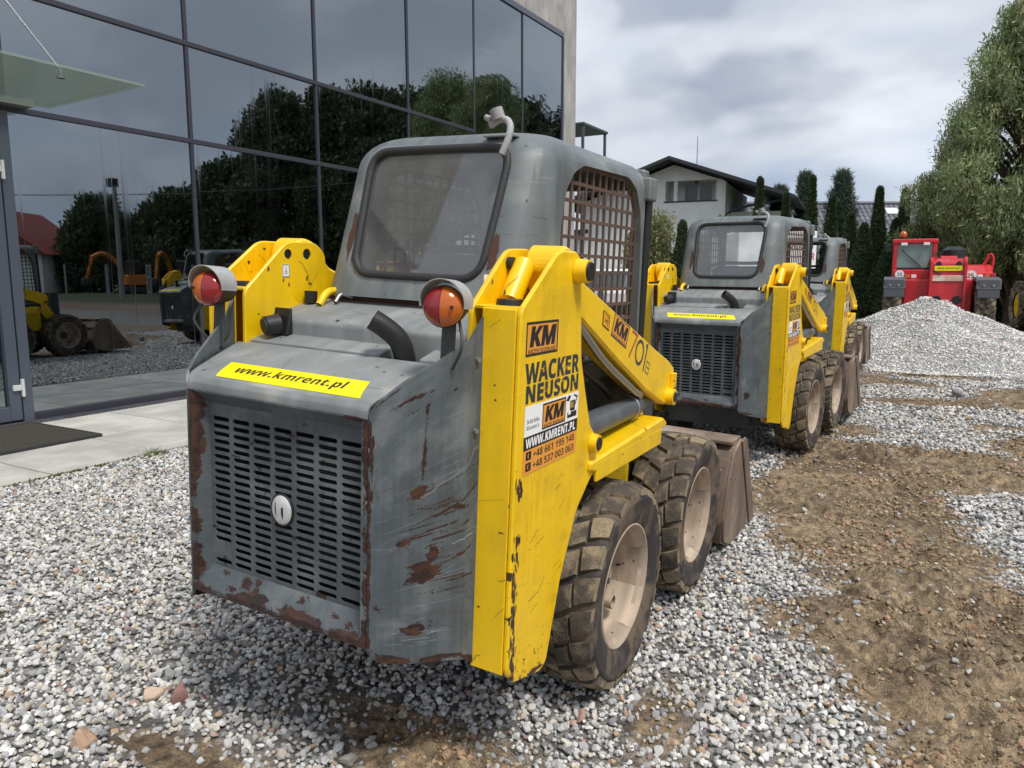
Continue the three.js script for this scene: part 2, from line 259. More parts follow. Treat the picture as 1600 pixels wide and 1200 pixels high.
const S = { km: sticker(T.km), web: sticker(T.web), contact: sticker(T.contact), icon: sticker(T.icon), warn: sticker(T.warn), emblem: phys({ map: T.emblem, roughness: 0.2, metalness: 0.3, clearcoat: 0.6 }), n25: sticker(T['25']), box: sticker(T.box, 0.6) };
// thin flat quad from four corners (counter-clockwise from lower left as seen), lifted off its surface
function quad(a, b, c, d, t = 0.0015) {
  [a, b, c, d] = [a, b, c, d].map(vec); const n = b.clone().sub(a).cross(d.clone().sub(a)).normalize(), L = [a, b, c, d].map(p => p.clone().addScaledVector(n, t)), g = new THREE.BufferGeometry();
  const top = [0, 1, 2, 0, 2, 3], pos = [], uv = [], U = [[0, 0], [1, 0], [1, 1], [0, 1]];
  for (const i of top) { pos.push(...L[i].toArray()); uv.push(...U[i]); }
  const B = [a, b, c, d]; for (let i = 0; i < 4; i++) { const j = (i + 1) % 4; for (const [v, k] of [[B[i], i], [B[j], j], [L[j], j], [B[i], i], [L[j], j], [L[i], i]]) { pos.push(...v.toArray()); uv.push(...U[k]); } }
  g.setAttribute('position', new THREE.Float32BufferAttribute(pos, 3)); g.setAttribute('uv', new THREE.Float32BufferAttribute(uv, 2)); g.computeVertexNormals(); return g;
}

// painted panels that carry their own wear
function panelMat(w, h, base, seed, draw, rough = 0.45, opt = {}) {
  const map = canvasTex(w, h, (c) => {
    const d = opt.dust ?? [146, 146, 140];
    grain(c, w, h, (u, v) => { const a = fbm(u * 6 * w / 512, v * 6 * h / 512, 5, seed), s = fbm(u * 46, v * 3, 2, seed + 5) - 0.5, f = hash(u * w, v * h, seed) - 0.5, t = sstep(0.48, 0.85, a) * (opt.dustK ?? 0.35), k = 1 + (a - 0.5) * 0.24 + s * (opt.streak ?? 0.16) + f * 0.05; return [0, 1, 2].map(i => clamp(lerp(base[i] * k, d[i], t), 0, 255)); });
    draw(c, rng(seed * 7 + 1), w, h);
  });
  return opt.coat ? phys({ map, roughness: rough, clearcoat: 0.25, clearcoatRoughness: 0.3 }) : mat({ map, roughness: rough, bumpMap: noiseBump, bumpScale: 0.001 });
}
const scuffs = (c, R, w, h, n, col) => { for (let i = 0; i < n; i++) { const x = R() * w, y = R() * h, a = (R() - 0.5) * 0.9, l = 14 + R() * R() * 130; scratch(c, R, x, y, x + Math.cos(a) * l, y + Math.sin(a) * l, 0.5 + R() * 0.9, col ?? (R() < 0.6 ? 'rgba(190,192,190,0.32)' : 'rgba(50,46,42,0.4)')); } };
function cheekMat(seed, hard) {   // u: rear corner to post, v: bottom to top
  return panelMat(384, 900, [82, 90, 94], seed, (c, R, w, h) => {
    for (let i = 0; i < 26; i++) blot(c, R, w * R() * 0.9, h * R(), 10 + R() * 40, 14 + R() * 60, R() < 0.5 ? 'rgba(128,142,147,0.16)' : 'rgba(52,56,58,0.16)', 18);
    scuffs(c, R, w, h, hard ? 120 : 60);
    rustEdge(c, R, 4, 30, 4, h, 16, 4); rustEdge(c, R, 6, h * 0.4, 8, h, 12, 3); rustEdge(c, R, 20, h * 0.13, 20, h * 0.36, 14, 1.6); rustEdge(c, R, 10, 10, w * 0.3, 10, 9, 2);
    rustEdge(c, R, 10, h - 8, w * 0.9, h - 8, 15, 4); rustEdge(c, R, 10, h - 26, w * 0.7, h - 14, 7, 2);
    if (!hard) { rustPatch(c, R, w * 0.3, h * 0.8, 34, 40); return; }
    rustEdge(c, R, w * 0.2, h * 0.06, w * 0.5, h * 0.085, 8, 1.4); rustEdge(c, R, w * 0.35, h * 0.12, w * 0.6, h * 0.12, 4, 2);
    rustEdge(c, R, w * 0.45, h * 0.12, w * 0.43, h * 0.36, 4, 4); rustPatch(c, R, w * 0.42, h * 0.395, 22, 26);
    for (let i = 0; i < 26; i++) { const y = h * (0.4 + R() * 0.36), x = w * (0.3 + R() * 0.24); rustEdge(c, R, x, y, x + 30 + R() * 90, y - (R() - 0.3) * 16, 2 + R() * 3, 3); }
    rustEdge(c, R, w * 0.5, h * 0.5, w * 0.86, h * 0.455, 4, 3); rustEdge(c, R, w * 0.44, h * 0.46, w * 0.66, h * 0.5, 7, 3);
    rustPatch(c, R, w * 0.33, h * 0.56, 22, 14); rustPatch(c, R, w * 0.46, h * 0.685, 36, 42); rustEdge(c, R, w * 0.5, h * 0.67, w * 0.78, h * 0.635, 4, 3); rustPatch(c, R, w * 0.5, h * 0.63, 14, 26);
    for (let i = 0; i < 60; i++) { const y = h * (0.3 + R() * 0.55), x = w * R() * 0.75; scratch(c, R, x, y, x + 20 + R() * 110, y - (R() - 0.4) * 22, 0.6 + R(), R() < 0.5 ? 'rgba(165,178,182,0.45)' : 'rgba(80,48,34,0.55)'); }
    rustPatch(c, R, w * 0.4, h * 0.88, 36, 22); rustPatch(c, R, w * 0.14, h * 0.79, 20, 10);
    for (let i = 0; i < 12; i++) { const y = h * (0.885 + R() * 0.06), x = w * (0.2 + R() * 0.3); scratch(c, R, x, y, x + 12 + R() * 60, y - 4 + R() * 10, 0.8 + R(), 'rgba(205,212,212,0.5)'); }
    scratch(c, R, w * 0.42, h * 0.42, w * 0.85, h * 0.35, 7, 'rgba(120,122,118,0.8)'); scratch(c, R, w * 0.6, h * 0.61, w * 0.8, h * 0.6, 3, 'rgba(190,190,180,0.6)');
    rustEdge(c, R, w * 0.92, 20, w * 0.93, h * 0.5, 2, 1.2);
  }, 0.42);
}
function rearMat(seed) {
  return panelMat(512, 512, [84, 91, 95], seed, (c, R, w, h) => {
    scuffs(c, R, w, h, 60); rustEdge(c, R, 11, 10, 11, h, 17, 4.5); rustEdge(c, R, w - 6, 20, w - 6, h, 10, 2); rustEdge(c, R, 0, h - 14, w, h - 12, 20, 4.5); rustEdge(c, R, 0, h - 4, w, h - 2, 12, 4);
    rustPatch(c, R, 14, 40, 11, 18); rustPatch(c, R, 14, 120, 10, 44); rustPatch(c, R, w - 30, 18, 30, 12); rustEdge(c, R, 40, 12, w * 0.3, 12, 5, 1); rustPatch(c, R, w * 0.3, h - 50, 14, 12); rustPatch(c, R, w * 0.6, 60, 18, 8);
    for (let i = 0; i < 12; i++) rustPatch(c, R, R() * w, h - R() * 60, 6 + R() * 8, 3 + R() * 5);
  });
}
function grilleMat(seed) {
  return panelMat(512, 512, [82, 89, 92], seed, (c, R, w, h) => { scuffs(c, R, w, h, 40); for (let i = 0; i < 16; i++) rustPatch(c, R, R() * w, R() * h, 3 + R() * 9, 2 + R() * 5); for (let i = 0; i < 9; i++) { const x = R() * w, y = R() * h * 0.7; rustEdge(c, R, x, y, x, y + 40 + R() * 120, 2, 1.6); } rustPatch(c, R, w * 0.74, h * 0.93, 20, 16); rustPatch(c, R, w * 0.1, h * 0.9, 8, 20); }, 0.5);
}
// yellow post, outer face: X from -0.72 to -0.10, Y from 0.24 to 1.46
function postMat(seed, hard) {
  return panelMat(640, 1260, YEL, seed, (c, R, w, h) => {
    const X = (x) => (x + 0.72) / 0.62 * w, Y = (y) => (1.46 - y) / 1.22 * h;
    scuffs(c, R, w, h, 60, 'rgba(112,80,24,0.4)'); for (let i = 0; i < 40; i++) blot(c, R, R() * w, R() * h, 6 + R() * 26, 8 + R() * 44, R() < 0.6 ? 'rgba(140,104,26,0.10)' : 'rgba(255,226,96,0.12)', 16); for (let i = 0; i < 26; i++) { const x = R() * w, y = h * (0.3 + R() * 0.6); scratch(c, R, x, y, x + (R() - 0.5) * 14, y + 20 + R() * 90, 0.8 + R(), 'rgba(84,58,28,0.35)'); }
    kmBadge(c, X(-0.672), Y(1.258), X(-0.492) - X(-0.672), Y(1.172) - Y(1.258));
    fitText(c, 'WACKER', X(-0.668), Y(1.155), X(-0.346) - X(-0.668), Y(1.104) - Y(1.155), 'bold', '#232c36', 0, 3); fitText(c, 'NEUSON', X(-0.666), Y(1.098), X(-0.338) - X(-0.666), Y(1.053) - Y(1.098), 'bold', '#232c36', 0, 3);
    for (let i = 0; i < 10; i++) { const x = X(-0.66) + R() * 300, y = Y(1.15) + R() * 100; scratch(c, R, x, y, x + 8 + R() * 30, y + (R() - 0.5) * 26, 1 + R() * 1.6, '#e9b312'); }
    const D = ['#2a1c16', '#3a2418', '#4a2c1c', '#20181a'];
    for (let i = 0; i < (hard ? 190 : 70); i++) { const t = R(), y = Y(lerp(0.86, 0.27, t)), k = noise(t * 18, 2, seed); if (k < 0.35) continue; blot(c, R, X(-0.676) + (R() - 0.5) * (R() < 0.3 ? 40 : 16) + Math.sin(t * 9) * 5, y, 2 + R() * 7 * k, 4 + R() * 20 * k, D[(R() * 4) | 0], 8); }
    for (let i = 0; i < (hard ? 90 : 30); i++) { const t = R() * R(); blot(c, R, X(-0.62 + (R() - 0.5) * 0.26), Y(0.27 + t * 0.2), 1 + R() * 4 * (1 - t), 1 + R() * 9 * (1 - t), R() < 0.7 ? D[(R() * 4) | 0] : '#8a5a2a', 8); }
    for (let i = 0; i < 40; i++) blot(c, R, R() * w, R() * h, 0.8 + R() * 2.4, 0.8 + R() * 2.4, D[(R() * 4) | 0], 6);
    for (let i = 0; i < 12; i++) { const x = X(-0.6) + R() * 200, y = Y(0.85) + R() * 420; scratch(c, R, x, y, x + 14 + R() * 46, y - 6 - R() * 30, 1 + R() * 1.2, 'rgba(70,44,20,0.75)'); }
    rustEdge(c, R, X(-0.62), Y(0.29), X(-0.48), Y(0.27), 9, 2);
  }, 0.4, { dust: [190, 152, 56], dustK: 0.36, streak: 0.07, coat: true });
}
function armMat(seed) {   // X from -0.48 to 0.70, Y from 0.84 to 1.46
  return panelMat(1024, 538, YEL, seed, (c, R, w, h) => {
    const X = (x) => (x + 0.48) / 1.18 * w, Y = (y) => (1.46 - y) / 0.62 * h; scuffs(c, R, w, h, 22, 'rgba(110,80,20,0.5)');
    for (let i = 0; i < 40; i++) blot(c, R, R() * w, R() * h, 0.8 + R() * 2, 0.8 + R() * 2, '#3a2a1a', 6);
    c.save(); c.translate(X(-0.03), Y(1.258)); c.rotate(0.365); const m = w / 1.18; kmBadge(c, 0, 0, 0.155 * m, 0.078 * m);
    c.strokeStyle = '#b5482e'; c.lineWidth = 10; c.lineCap = 'butt'; c.beginPath(); c.moveTo(0.185 * m, 0.004 * m); c.lineTo(0.243 * m, 0.004 * m); c.lineTo(0.196 * m, 0.096 * m); c.stroke();
    c.strokeStyle = '#27313a'; c.lineWidth = 11; c.beginPath(); c.ellipse(0.295 * m, 0.05 * m, 0.04 * m, 0.04 * m, 0, 0, 6.3); c.stroke(); c.beginPath(); c.moveTo(0.352 * m, 0.012 * m); c.lineTo(0.366 * m, 0.004 * m); c.lineTo(0.366 * m, 0.1 * m); c.stroke();
    c.lineWidth = 4; c.strokeRect(0.388 * m, 0.056 * m, 0.038 * m, 0.04 * m); c.beginPath(); c.moveTo(0.39 * m, 0.076 * m); c.lineTo(0.424 * m, 0.076 * m); c.stroke(); c.restore();
  }, 0.4, { dust: [190, 152, 56], dustK: 0.34, streak: 0.05, coat: true });
}

// ---------- skid-steer loader ----------
function clipConvex(poly, clip) {
  let out = poly; const n = clip.length;
  for (let i = 0; i < n && out.length; i++) {
    const a = clip[i], b = clip[(i + 1) % n], inp = out; out = []; const side = p => (b[0] - a[0]) * (p[1] - a[1]) - (b[1] - a[1]) * (p[0] - a[0]);
    for (let k = 0; k < inp.length; k++) { const p = inp[k], q = inp[(k + 1) % inp.length], sp = side(p), sq = side(q); if (sp >= 0) out.push(p); if ((sp >= 0) !== (sq >= 0)) { const t = sp / (sp - sq); out.push([lerp(p[0], q[0], t), lerp(p[1], q[1], t)]); } }
  }
  return out;
}
const area = (p) => p.reduce((s, a, i) => { const b = p[(i + 1) % p.length]; return s + a[0] * b[1] - a[1] * b[0]; }, 0) / 2;
const sideOpening = [[-0.155, 1.06], [0.60, 1.06], [0.585, 1.5], [0.565, 1.61], [0.515, 1.69], [0.43, 1.73], [0.02, 1.72], [-0.06, 1.69], [-0.115, 1.63], [-0.145, 1.52]];
const rearX = (Y) => Y < 1.272 ? -0.33 : -0.412 + (Y - 1.28) * 0.315;
function cabSolid(ins, y0, y1) {
  const rt = 0.1 - ins * 0.6, rings = [], N = 40, hs = [];
  hs.push(y0, 1.2705, 1.273, 1.36, 1.5, 1.62); for (let k = 0; k <= 7; k++) hs.push(y1 - rt + rt * Math.sin(k / 7 * Math.PI / 2));
  for (const y of hs) {
    const s = y > y1 - rt ? rt * (1 - Math.sqrt(Math.max(0, 1 - ((y - y1 + rt) / rt) ** 2))) : 0, xr = rearX(y) + ins + s * 0.9, xf = 0.64 - ins - s * 0.25, w = 0.385 - ins - s - (y - 1.0) * 0.012, rr = 0.12 - ins * 0.8, rf = 0.03, ring = [];
    const cor = (cx, cw, r, a0) => { for (let k = 0; k < N / 4; k++) { const a = a0 + k / (N / 4 - 1) * Math.PI / 2; ring.push([cx + r * Math.cos(a), cw + r * Math.sin(a)]); } };
    cor(xf - rf, w - rf, rf, 0); cor(xr + rr, w - rr, rr, Math.PI / 2); cor(xr + rr, -w + rr, rr, Math.PI); cor(xf - rf, -w + rf, rf, Math.PI * 1.5);
    rings.push(ring.map(([X, R]) => [R, y, -X]));
  }
  const pos = [], idx = []; rings.forEach(r => r.forEach(p => pos.push(...p)));
  const H = rings.length; for (let j = 0; j < H - 1; j++) for (let i = 0; i < N; i++) { const a = j * N + i, b = j * N + (i + 1) % N, c = a + N, d = b + N; idx.push(a, d, b, a, c, d); }
  const cap = (j, up) => { const k = pos.length / 3; let sx = 0, sz = 0; rings[j].forEach(p => { sx += p[0]; sz += p[2]; }); pos.push(sx / N, rings[j][0][1], sz / N); for (let i = 0; i < N; i++) { const a = j * N + i, b = j * N + (i + 1) % N; up ? idx.push(k, b, a) : idx.push(k, a, b); } };
  cap(0, false); cap(H - 1, true);
  const g = new THREE.BufferGeometry(); g.setAttribute('position', new THREE.Float32BufferAttribute(pos, 3)); g.setIndex(idx); g.computeVertexNormals();
  // make sure faces look outward
  const p = g.attributes.position, I = g.index.array; let vol = 0; const a = new THREE.Vector3(), b = new THREE.Vector3(), c = new THREE.Vector3();
  for (let i = 0; i < I.length; i += 3) { a.fromBufferAttribute(p, I[i]); b.fromBufferAttribute(p, I[i + 1]); c.fromBufferAttribute(p, I[i + 2]); vol += a.dot(b.cross(c)); }
  if (vol < 0) { for (let i = 0; i < I.length; i += 3) { const t = I[i]; I[i] = I[i + 1]; I[i + 1] = t; } g.computeVertexNormals(); }
  g.setAttribute('uv', new THREE.Float32BufferAttribute(new Float32Array(pos.length / 3 * 2), 2)); return g;
}
const winPts = [[-0.24, 1.345], [0.24, 1.345], [0.262, 1.742], [-0.262, 1.742]];
const G = {};
{ // cab shell by subtraction
  const ev = new Evaluator(); ev.useGroups = false; ev.attributes = ['position', 'normal', 'uv'];
  const br = (g) => { g = g.index ? g : mergeVertices(g); const b = new Brush(g); b.updateMatrixWorld(); return b; };
  let s = ev.evaluate(br(cabSolid(0, 1.0, 1.8)), br(cabSolid(0.03, 0.9, 1.77)), SUBTRACTION);
  const win = new THREE.ExtrudeGeometry(roundShape(winPts, 0.075), { depth: 0.5, bevelEnabled: false, curveSegments: 8 }).translate(0, 0, 0.05);
  s = ev.evaluate(s, br(win), SUBTRACTION);
  s = ev.evaluate(s, br(plate(roundShape(sideOpening, 0.02), -0.6, 0.6, { b: 0 })), SUBTRACTION);
  s = ev.evaluate(s, br(new THREE.BoxGeometry(0.66, 0.7, 0.3).translate(0, 1.35, -0.64)), SUBTRACTION);
  G.cab = toCreasedNormals(s.geometry, 0.55);
  // punched side guard
  const cells = [], inner = sideOpening.map(([x, y]) => [lerp(x, 0.225, 0.03), lerp(y, 1.4, 0.03)]), pit = 0.0575, bar = 0.0115;
  for (let i = -1; i < 15; i++) for (let j = 0; j < 13; j++) {
    const x = -0.2 + i * pit, y = 1.03 + j * pit; let q = [[x + bar / 2, y + bar / 2], [x + pit - bar / 2, y + bar / 2], [x + pit - bar / 2, y + pit - bar / 2], [x + bar / 2, y + pit - bar / 2]];
    q = clipConvex(q, inner); if (q.length < 3 || Math.abs(area(q)) < 0.0002) continue;
    const h = new THREE.Path(); q.forEach((p, k) => k ? h.lineTo(...p) : h.moveTo(...p)); h.closePath(); cells.push(h);
  }
  const outer = sideOpening.map(([x, y]) => [lerp(x, 0.225, -0.03), lerp(y, 1.4, -0.03)]);
  G.guard = (s) => { const R = 0.35; return plate(roundShape(outer, 0.02), s * R, s * (R + 0.006), { b: 0, holes: cells }); };
  // seal and pane in the sloping rear plane
  const pts = roundShape(winPts, 0.075).getPoints(8), on = (p, o) => P(rearX(p.y) - o, p.y, p.x);
  const cur = pts.filter((p, i) => !i || p.distanceTo(pts[i - 1]) > 0.004).map(p => on(p, -0.002));
  G.seal = new THREE.TubeGeometry(new THREE.CatmullRomCurve3(cur, true), 120, 0.0135, 8, true);
  const pane = new THREE.ShapeGeometry(roundShape(winPts, 0.075), 8), pp = pane.attributes.position; for (let i = 0; i < pp.count; i++) { const v = on(new THREE.Vector2(pp.getX(i), pp.getY(i)), -0.008); pp.setXYZ(i, v.x, v.y, v.z); } pane.computeVertexNormals();
  G.pane = uvRect(pane, 'x', -0.27, 0.27, 1.33, 1.75);
  // slotted rear screen
  const sl = [], gp = 0.0757, rp = 0.0212;
  for (let i = 0; i < 7; i++) for (let j = 0; j < 20; j++) {
    if ((i === 0 && (j === 1 || j === 2)) || (i === 6 && j === 1)) continue;
    const x = -0.265 + gp * i + 0.007, y = 0.545 + rp * j, w = 0.062, h = 0.0122, r = h / 2, q = new THREE.Path(); q.absarc(x + r, y + r, r, Math.PI / 2, Math.PI * 1.5, false); q.absarc(x + w - r, y + r, r, -Math.PI / 2, Math.PI / 2, false); q.closePath(); sl.push(q);
  }
  const sc = roundShape([[-0.28, 0.5], [0.28, 0.5], [0.28, 1.01], [-0.28, 1.01]], 0.01); sc.holes = sl;
  G.screen = uvRect(new THREE.ExtrudeGeometry(sc, { depth: 0.004, bevelEnabled: false, curveSegments: 3 }).translate(0, 0, 0.928), 'x', -0.28, 0.28, 0.5, 1.01);
  // tyre
  const prof = [[0.2, -0.092], [0.222, -0.108], [0.26, -0.118], [0.298, -0.119], [0.318, -0.112], [0.328, -0.095], [0.3285, 0], [0.328, 0.095], [0.318, 0.112], [0.306, 0.1175], [0.302, 0.121], [0.292, 0.1215], [0.286, 0.118], [0.26, 0.118], [0.224, 0.109], [0.206, 0.101], [0.2, 0.092]];
  G.tyre = uvRect(new THREE.LatheGeometry(prof.map(p => new THREE.Vector2(p[0], p[1])), 72).rotateZ(-Math.PI / 2), 'z', 0, 1, 0, 1);
  const crown = (a) => 0.3455 - Math.max(0, Math.abs(a) - 0.06) ** 2 * 4.2, lug = (q) => {
    const pos = [], idx = [], nu = 4, nv = 3, c = [0, 1].map(k => (q[0][k] + q[1][k] + q[2][k] + q[3][k]) / 4), put = (s, a, r) => { const t = s / 0.345; pos.push(a, Math.sin(t) * r, Math.cos(t) * r); };
    for (let L = 0; L < 2; L++) for (let j = 0; j <= nv; j++) for (let i = 0; i <= nu; i++) { const u = i / nu, v = j / nv, x = [0, 1].map(k => lerp(lerp(q[0][k], q[1][k], u), lerp(q[3][k], q[2][k], u), v)), e = L ? 1 : 0.93, s = lerp(c[0], x[0], e), a = lerp(c[1], x[1], e); put(s, a, L ? crown(a) - 0.022 : crown(a) - (Math.abs(u - 0.5) > 0.4 ? 0.0012 : 0)); }
    const W = nu + 1, N = W * (nv + 1); for (let j = 0; j < nv; j++) for (let i = 0; i < nu; i++) { const a = j * W + i; idx.push(a, a + 1, a + W + 1, a, a + W + 1, a + W); }
    const rim = (a, b) => idx.push(a, N + a, N + b, a, N + b, b); for (let i = 0; i < nu; i++) { rim(i, i + 1); rim(nv * W + i + 1, nv * W + i); } for (let j = 0; j < nv; j++) { rim((j + 1) * W, j * W); rim(j * W + nu, (j + 1) * W + nu); }
    const g = new THREE.BufferGeometry(); g.setAttribute('position', new THREE.Float32BufferAttribute(pos, 3)); g.setIndex(idx); g.setAttribute('uv', new THREE.Float32BufferAttribute(pos.length ? new Float32Array(pos.length / 3 * 2) : [], 2)); return toCreasedNormals(g, 0.5);
  };
  const lugs = [], NL = 21, pt = 2 * Math.PI * 0.345 / NL, R = rng(17), J = () => (R() - 0.5) * 0.004;
  for (let i = 0; i < NL; i++) for (const s of [-1, 1]) {
    const o = i * pt + (s > 0 ? pt / 2 : 0), m = (l) => { l = l.map(([t, a]) => [o + t + J(), s * a + J()]); if (s < 0) l = [l[1], l[0], l[3], l[2]]; lugs.push(lug(l)); };
    m([[0.012, 0.062], [0.088, 0.05], [0.112, 0.119], [0.034, 0.119]]);
    m([[-0.03, 0.003], [0.05, -0.004], [0.078, 0.044], [0.0, 0.054]]);
  }
  G.tread = merge(lugs);
  G.rim = new THREE.LatheGeometry([[0.212, 0.1], [0.21, 0.106], [0.203, 0.106], [0.199, 0.09], [0.188, 0.078], [0.184, 0.02], [0.172, -0.01], [0.15, -0.018], [0.11, -0.016], [0.1, -0.03], [0.001, -0.03]].map(p => new THREE.Vector2(...p)), 56).rotateZ(-Math.PI / 2);
  G.rimBack = new THREE.LatheGeometry([[0.212, -0.1], [0.19, -0.09], [0.184, 0.0], [0.17, -0.012]].map(p => new THREE.Vector2(...p)), 40).rotateZ(-Math.PI / 2);
}
const skidLoaders = 'row of three yellow skid-steer loaders';
function buildLoader(label, seed, pose, opt = {}) {
  const o = thing('skid_steer_loader', label, 'loader', pose.pos, 0, skidLoaders);
  o.rotation.order = 'YXZ'; o.rotation.set(pose.pitch * RAD, -pose.yaw * RAD, -pose.roll * RAD);
  const hard = !!opt.hard, K = { cheek: cheekMat(seed, hard), rear: rearMat(seed + 1), grille: grilleMat(seed + 2), post: postMat(seed + 3, hard), arm: armMat(seed + 4) };
  // wheels
  for (const [X, s] of [[0, 1], [0.88, 1], [0, -1], [0.88, -1]]) {
    const w = sub(o, 'wheel'); w.position.set(s * 0.513, 0.345, -X); w.rotation.y = s < 0 ? Math.PI : 0; w.rotation.x = X * 1.7 + s * 0.4 + seed;
    part(w, 'tyre', G.tyre, M.sidewall); part(w, 'tread', G.tread, M.tyre); part(w, 'rim', merge([G.rim, G.rimBack]), M.rim);
    for (let k = 0; k < 6; k++) { const a = k / 6 * 6.283 + 0.3; part(w, 'wheel_bolt', rod([-0.03, Math.sin(a) * 0.135, Math.cos(a) * 0.135], [-0.002, Math.sin(a) * 0.135, Math.cos(a) * 0.135], 0.0125, 0.0115, 6), M.chassis); }
    part(w, 'hub', rod([-0.05, 0, 0], [-0.012, 0, 0], 0.062, 0.055, 20), M.chassis);
    const a0 = -2.35 - w.rotation.x * 0; if (X === 0 && s > 0) { const q = new THREE.Vector3(0.0, -0.1, -0.06).applyAxisAngle(new THREE.Vector3(1, 0, 0), -w.rotation.x); part(w, 'hub_pipe', merge([rod([-0.03, q.y, q.z], [0.04, q.y, q.z], 0.024, 0.024, 18, true), rod([-0.03, q.y, q.z], [0.04, q.y, q.z], 0.02, 0.02, 18, true)]), M.rim); }
  }
  // body
  part(o, 'engine_housing', merge([box(-0.27, 0.27, 0.42, 1.05, 0.3, 0.77), box(-0.3, 0.3, 0.47, 0.485, 0.771, 0.925), box(-0.3, -0.285, 0.486, 1.04, 0.771, 0.922), box(0.285, 0.3, 0.486, 1.04, 0.771, 0.922), box(-0.36, 0.36, 0.3, 1.04, -0.95, 0.6), box(-0.3, 0.3, 0.26, 0.42, -1.0, 0.66)]), M.chassis);
  const rad = part(o, 'radiator', box(-0.275, 0.275, 0.5, 1.02, 0.772, 0.79, 0.002), M.chassis); for (let k = 0; k < 18; k++) part(rad, 'fin', box(-0.27, 0.27, 0.512 + k * 0.028, 0.518 + k * 0.028, 0.791, 0.812, 0.001), M.chassis);
  part(o, 'rear_frame', uvRect((() => {   // flat rim, then lips that slope in to the screen
    const rect = (x0, x1, y0, y1, z) => [[x0, y0, z], [x1, y0, z], [x1, y1, z], [x0, y1, z]], rings = [rect(-0.311, 0.311, 0.462, 1.045, 0.92), rect(-0.311, 0.311, 0.462, 1.045, 0.966), rect(-0.306, 0.306, 0.467, 1.045, 0.972), rect(-0.292, 0.292, 0.482, 1.03, 0.972), rect(-0.27, 0.27, 0.535, 0.995, 0.9325)], pos = [];
    for (let k = 0; k < rings.length - 1; k++) for (let i = 0; i < 4; i++) { const j = (i + 1) % 4, [A, B, C, D] = [rings[k][i], rings[k][j], rings[k + 1][j], rings[k + 1][i]]; pos.push(...A, ...B, ...C, ...A, ...C, ...D); }
    const g = new THREE.BufferGeometry(); g.setAttribute('position', new THREE.Float32BufferAttribute(pos, 3)); return toCreasedNormals(mergeVertices(g), 0.25);
  })(), 'x', -0.312, 0.312, 0.46, 1.05), K.rear, { uv: 1 });
  part(o, 'grille', G.screen, K.grille, { uv: 1 });
  const em = part(o, 'emblem', uvRect(new THREE.SphereGeometry(0.036, 24, 16).scale(1, 1.12, 0.3).translate(0, 0.745, 0.936), 'x', -0.04, 0.04, 0.705, 0.785), S.emblem, { uv: 1, label: 'white oval maker emblem with dark strokes' });
  part(em, 'emblem_ring', new THREE.TorusGeometry(0.037, 0.003, 8, 30).scale(1, 1.12, 1).translate(0, 0.745, 0.936), M.black);
  const hw = (X) => X < -0.9 ? lerp(0.312, 0.345, (X + 0.972) / 0.072) : lerp(0.345, 0.44, (X + 0.9) / 0.22), prof = [[-0.972, 1.035], [-0.973, 1.05], [-0.966, 1.066], [-0.95, 1.078], [-0.92, 1.086], [-0.86, 1.098], [-0.77, 1.116], [-0.688, 1.131], [-0.686, 1.118]];
  part(o, 'rear_hood', sheet((u, v) => { const t = v * (prof.length - 1), i = Math.min(prof.length - 2, Math.floor(t)), f = t - i, X = lerp(prof[i][0], prof[i + 1][0], f), Y = lerp(prof[i][1], prof[i + 1][1], f), w = hw(X) - 0.004; return P(X, Y - Math.max(0, Math.abs(u - 0.5) * 2 - 0.85) ** 2 * 0.12, lerp(-w, w, u)); }, 16, 24, 0.006), M.hood);
  // raised cover: strip in two pieces either side of the exhaust notch, riser, sloping top
  for (const [a, b] of [[-0.4, 0.1], [0.235, 0.4]]) part(o, 'cover_strip', plate([[-0.676, 1.095], [-0.676, 1.1365], [-0.605, 1.157], [-0.58, 1.157], [-0.58, 1.095]], a, b, { r: 0.005 }), M.hood);
  part(o, 'engine_cover', plate([[-0.606, 1.1], [-0.606, 1.2, 0.014], [-0.585, 1.2145, 0.014], [-0.36, 1.258], [-0.36, 1.1]], -0.395, 0.395, { r: 0.004 }), M.hood);
  part(o, 'cross_bar', box(-0.37, 0.37, 1.225, 1.272, 0.335, 0.375, 0.004), M.rustBar, { label: 'rusty bar below the rear window' });
  const hoodY = (X) => { let i = 2; while (i < 6 && X > prof[i + 1][0]) i++; return lerp(prof[i][1], prof[i + 1][1], (X - prof[i][0]) / (prof[i + 1][0] - prof[i][0])); };
  part(o, 'web_sticker', sheet((u, v) => { const X = lerp(-0.956, -0.865, v); return P(X, hoodY(X) + 0.0016, lerp(-0.215, 0.272, u) - v * 0.045); }, 4, 8, 0.001), S.web, { uv: 1, label: 'yellow web address sticker' });
  // cheeks
  for (const s of [1, -1]) {
    const path = [[-0.972, 0.312], [-0.955, 0.332], [-0.9, 0.36], [-0.82, 0.398], [-0.74, 0.432], [-0.705, 0.444], [-0.69, 0.452]], topY = [[0, 1.045], [0.06, 1.06], [0.2, 1.085], [0.42, 1.14], [0.66, 1.205], [0.85, 1.26], [0.95, 1.279], [1, 1.27]];
    const f = (u, v) => { const t = u * (path.length - 1), i = Math.min(path.length - 2, Math.floor(t)), k = t - i, X = lerp(path[i][0], path[i + 1][0], k), R = lerp(path[i][1], path[i + 1][1], k); let j = 0; while (j < topY.length - 2 && u > topY[j + 1][0]) j++; const yt = lerp(topY[j][1], topY[j + 1][1], clamp((u - topY[j][0]) / (topY[j + 1][0] - topY[j][0]))), yb = lerp(0.462, 0.335, u ** 0.8) + Math.max(0, u - 0.94) * 0.7; return P(X, lerp(yb, yt, v), s * R); };
    part(o, 'side_panel', s > 0 ? sheet(f, 30, 18, 0.008) : sheet((u, v) => f(1 - u, v), 30, 18, 0.008), K.cheek, { uv: 1 });
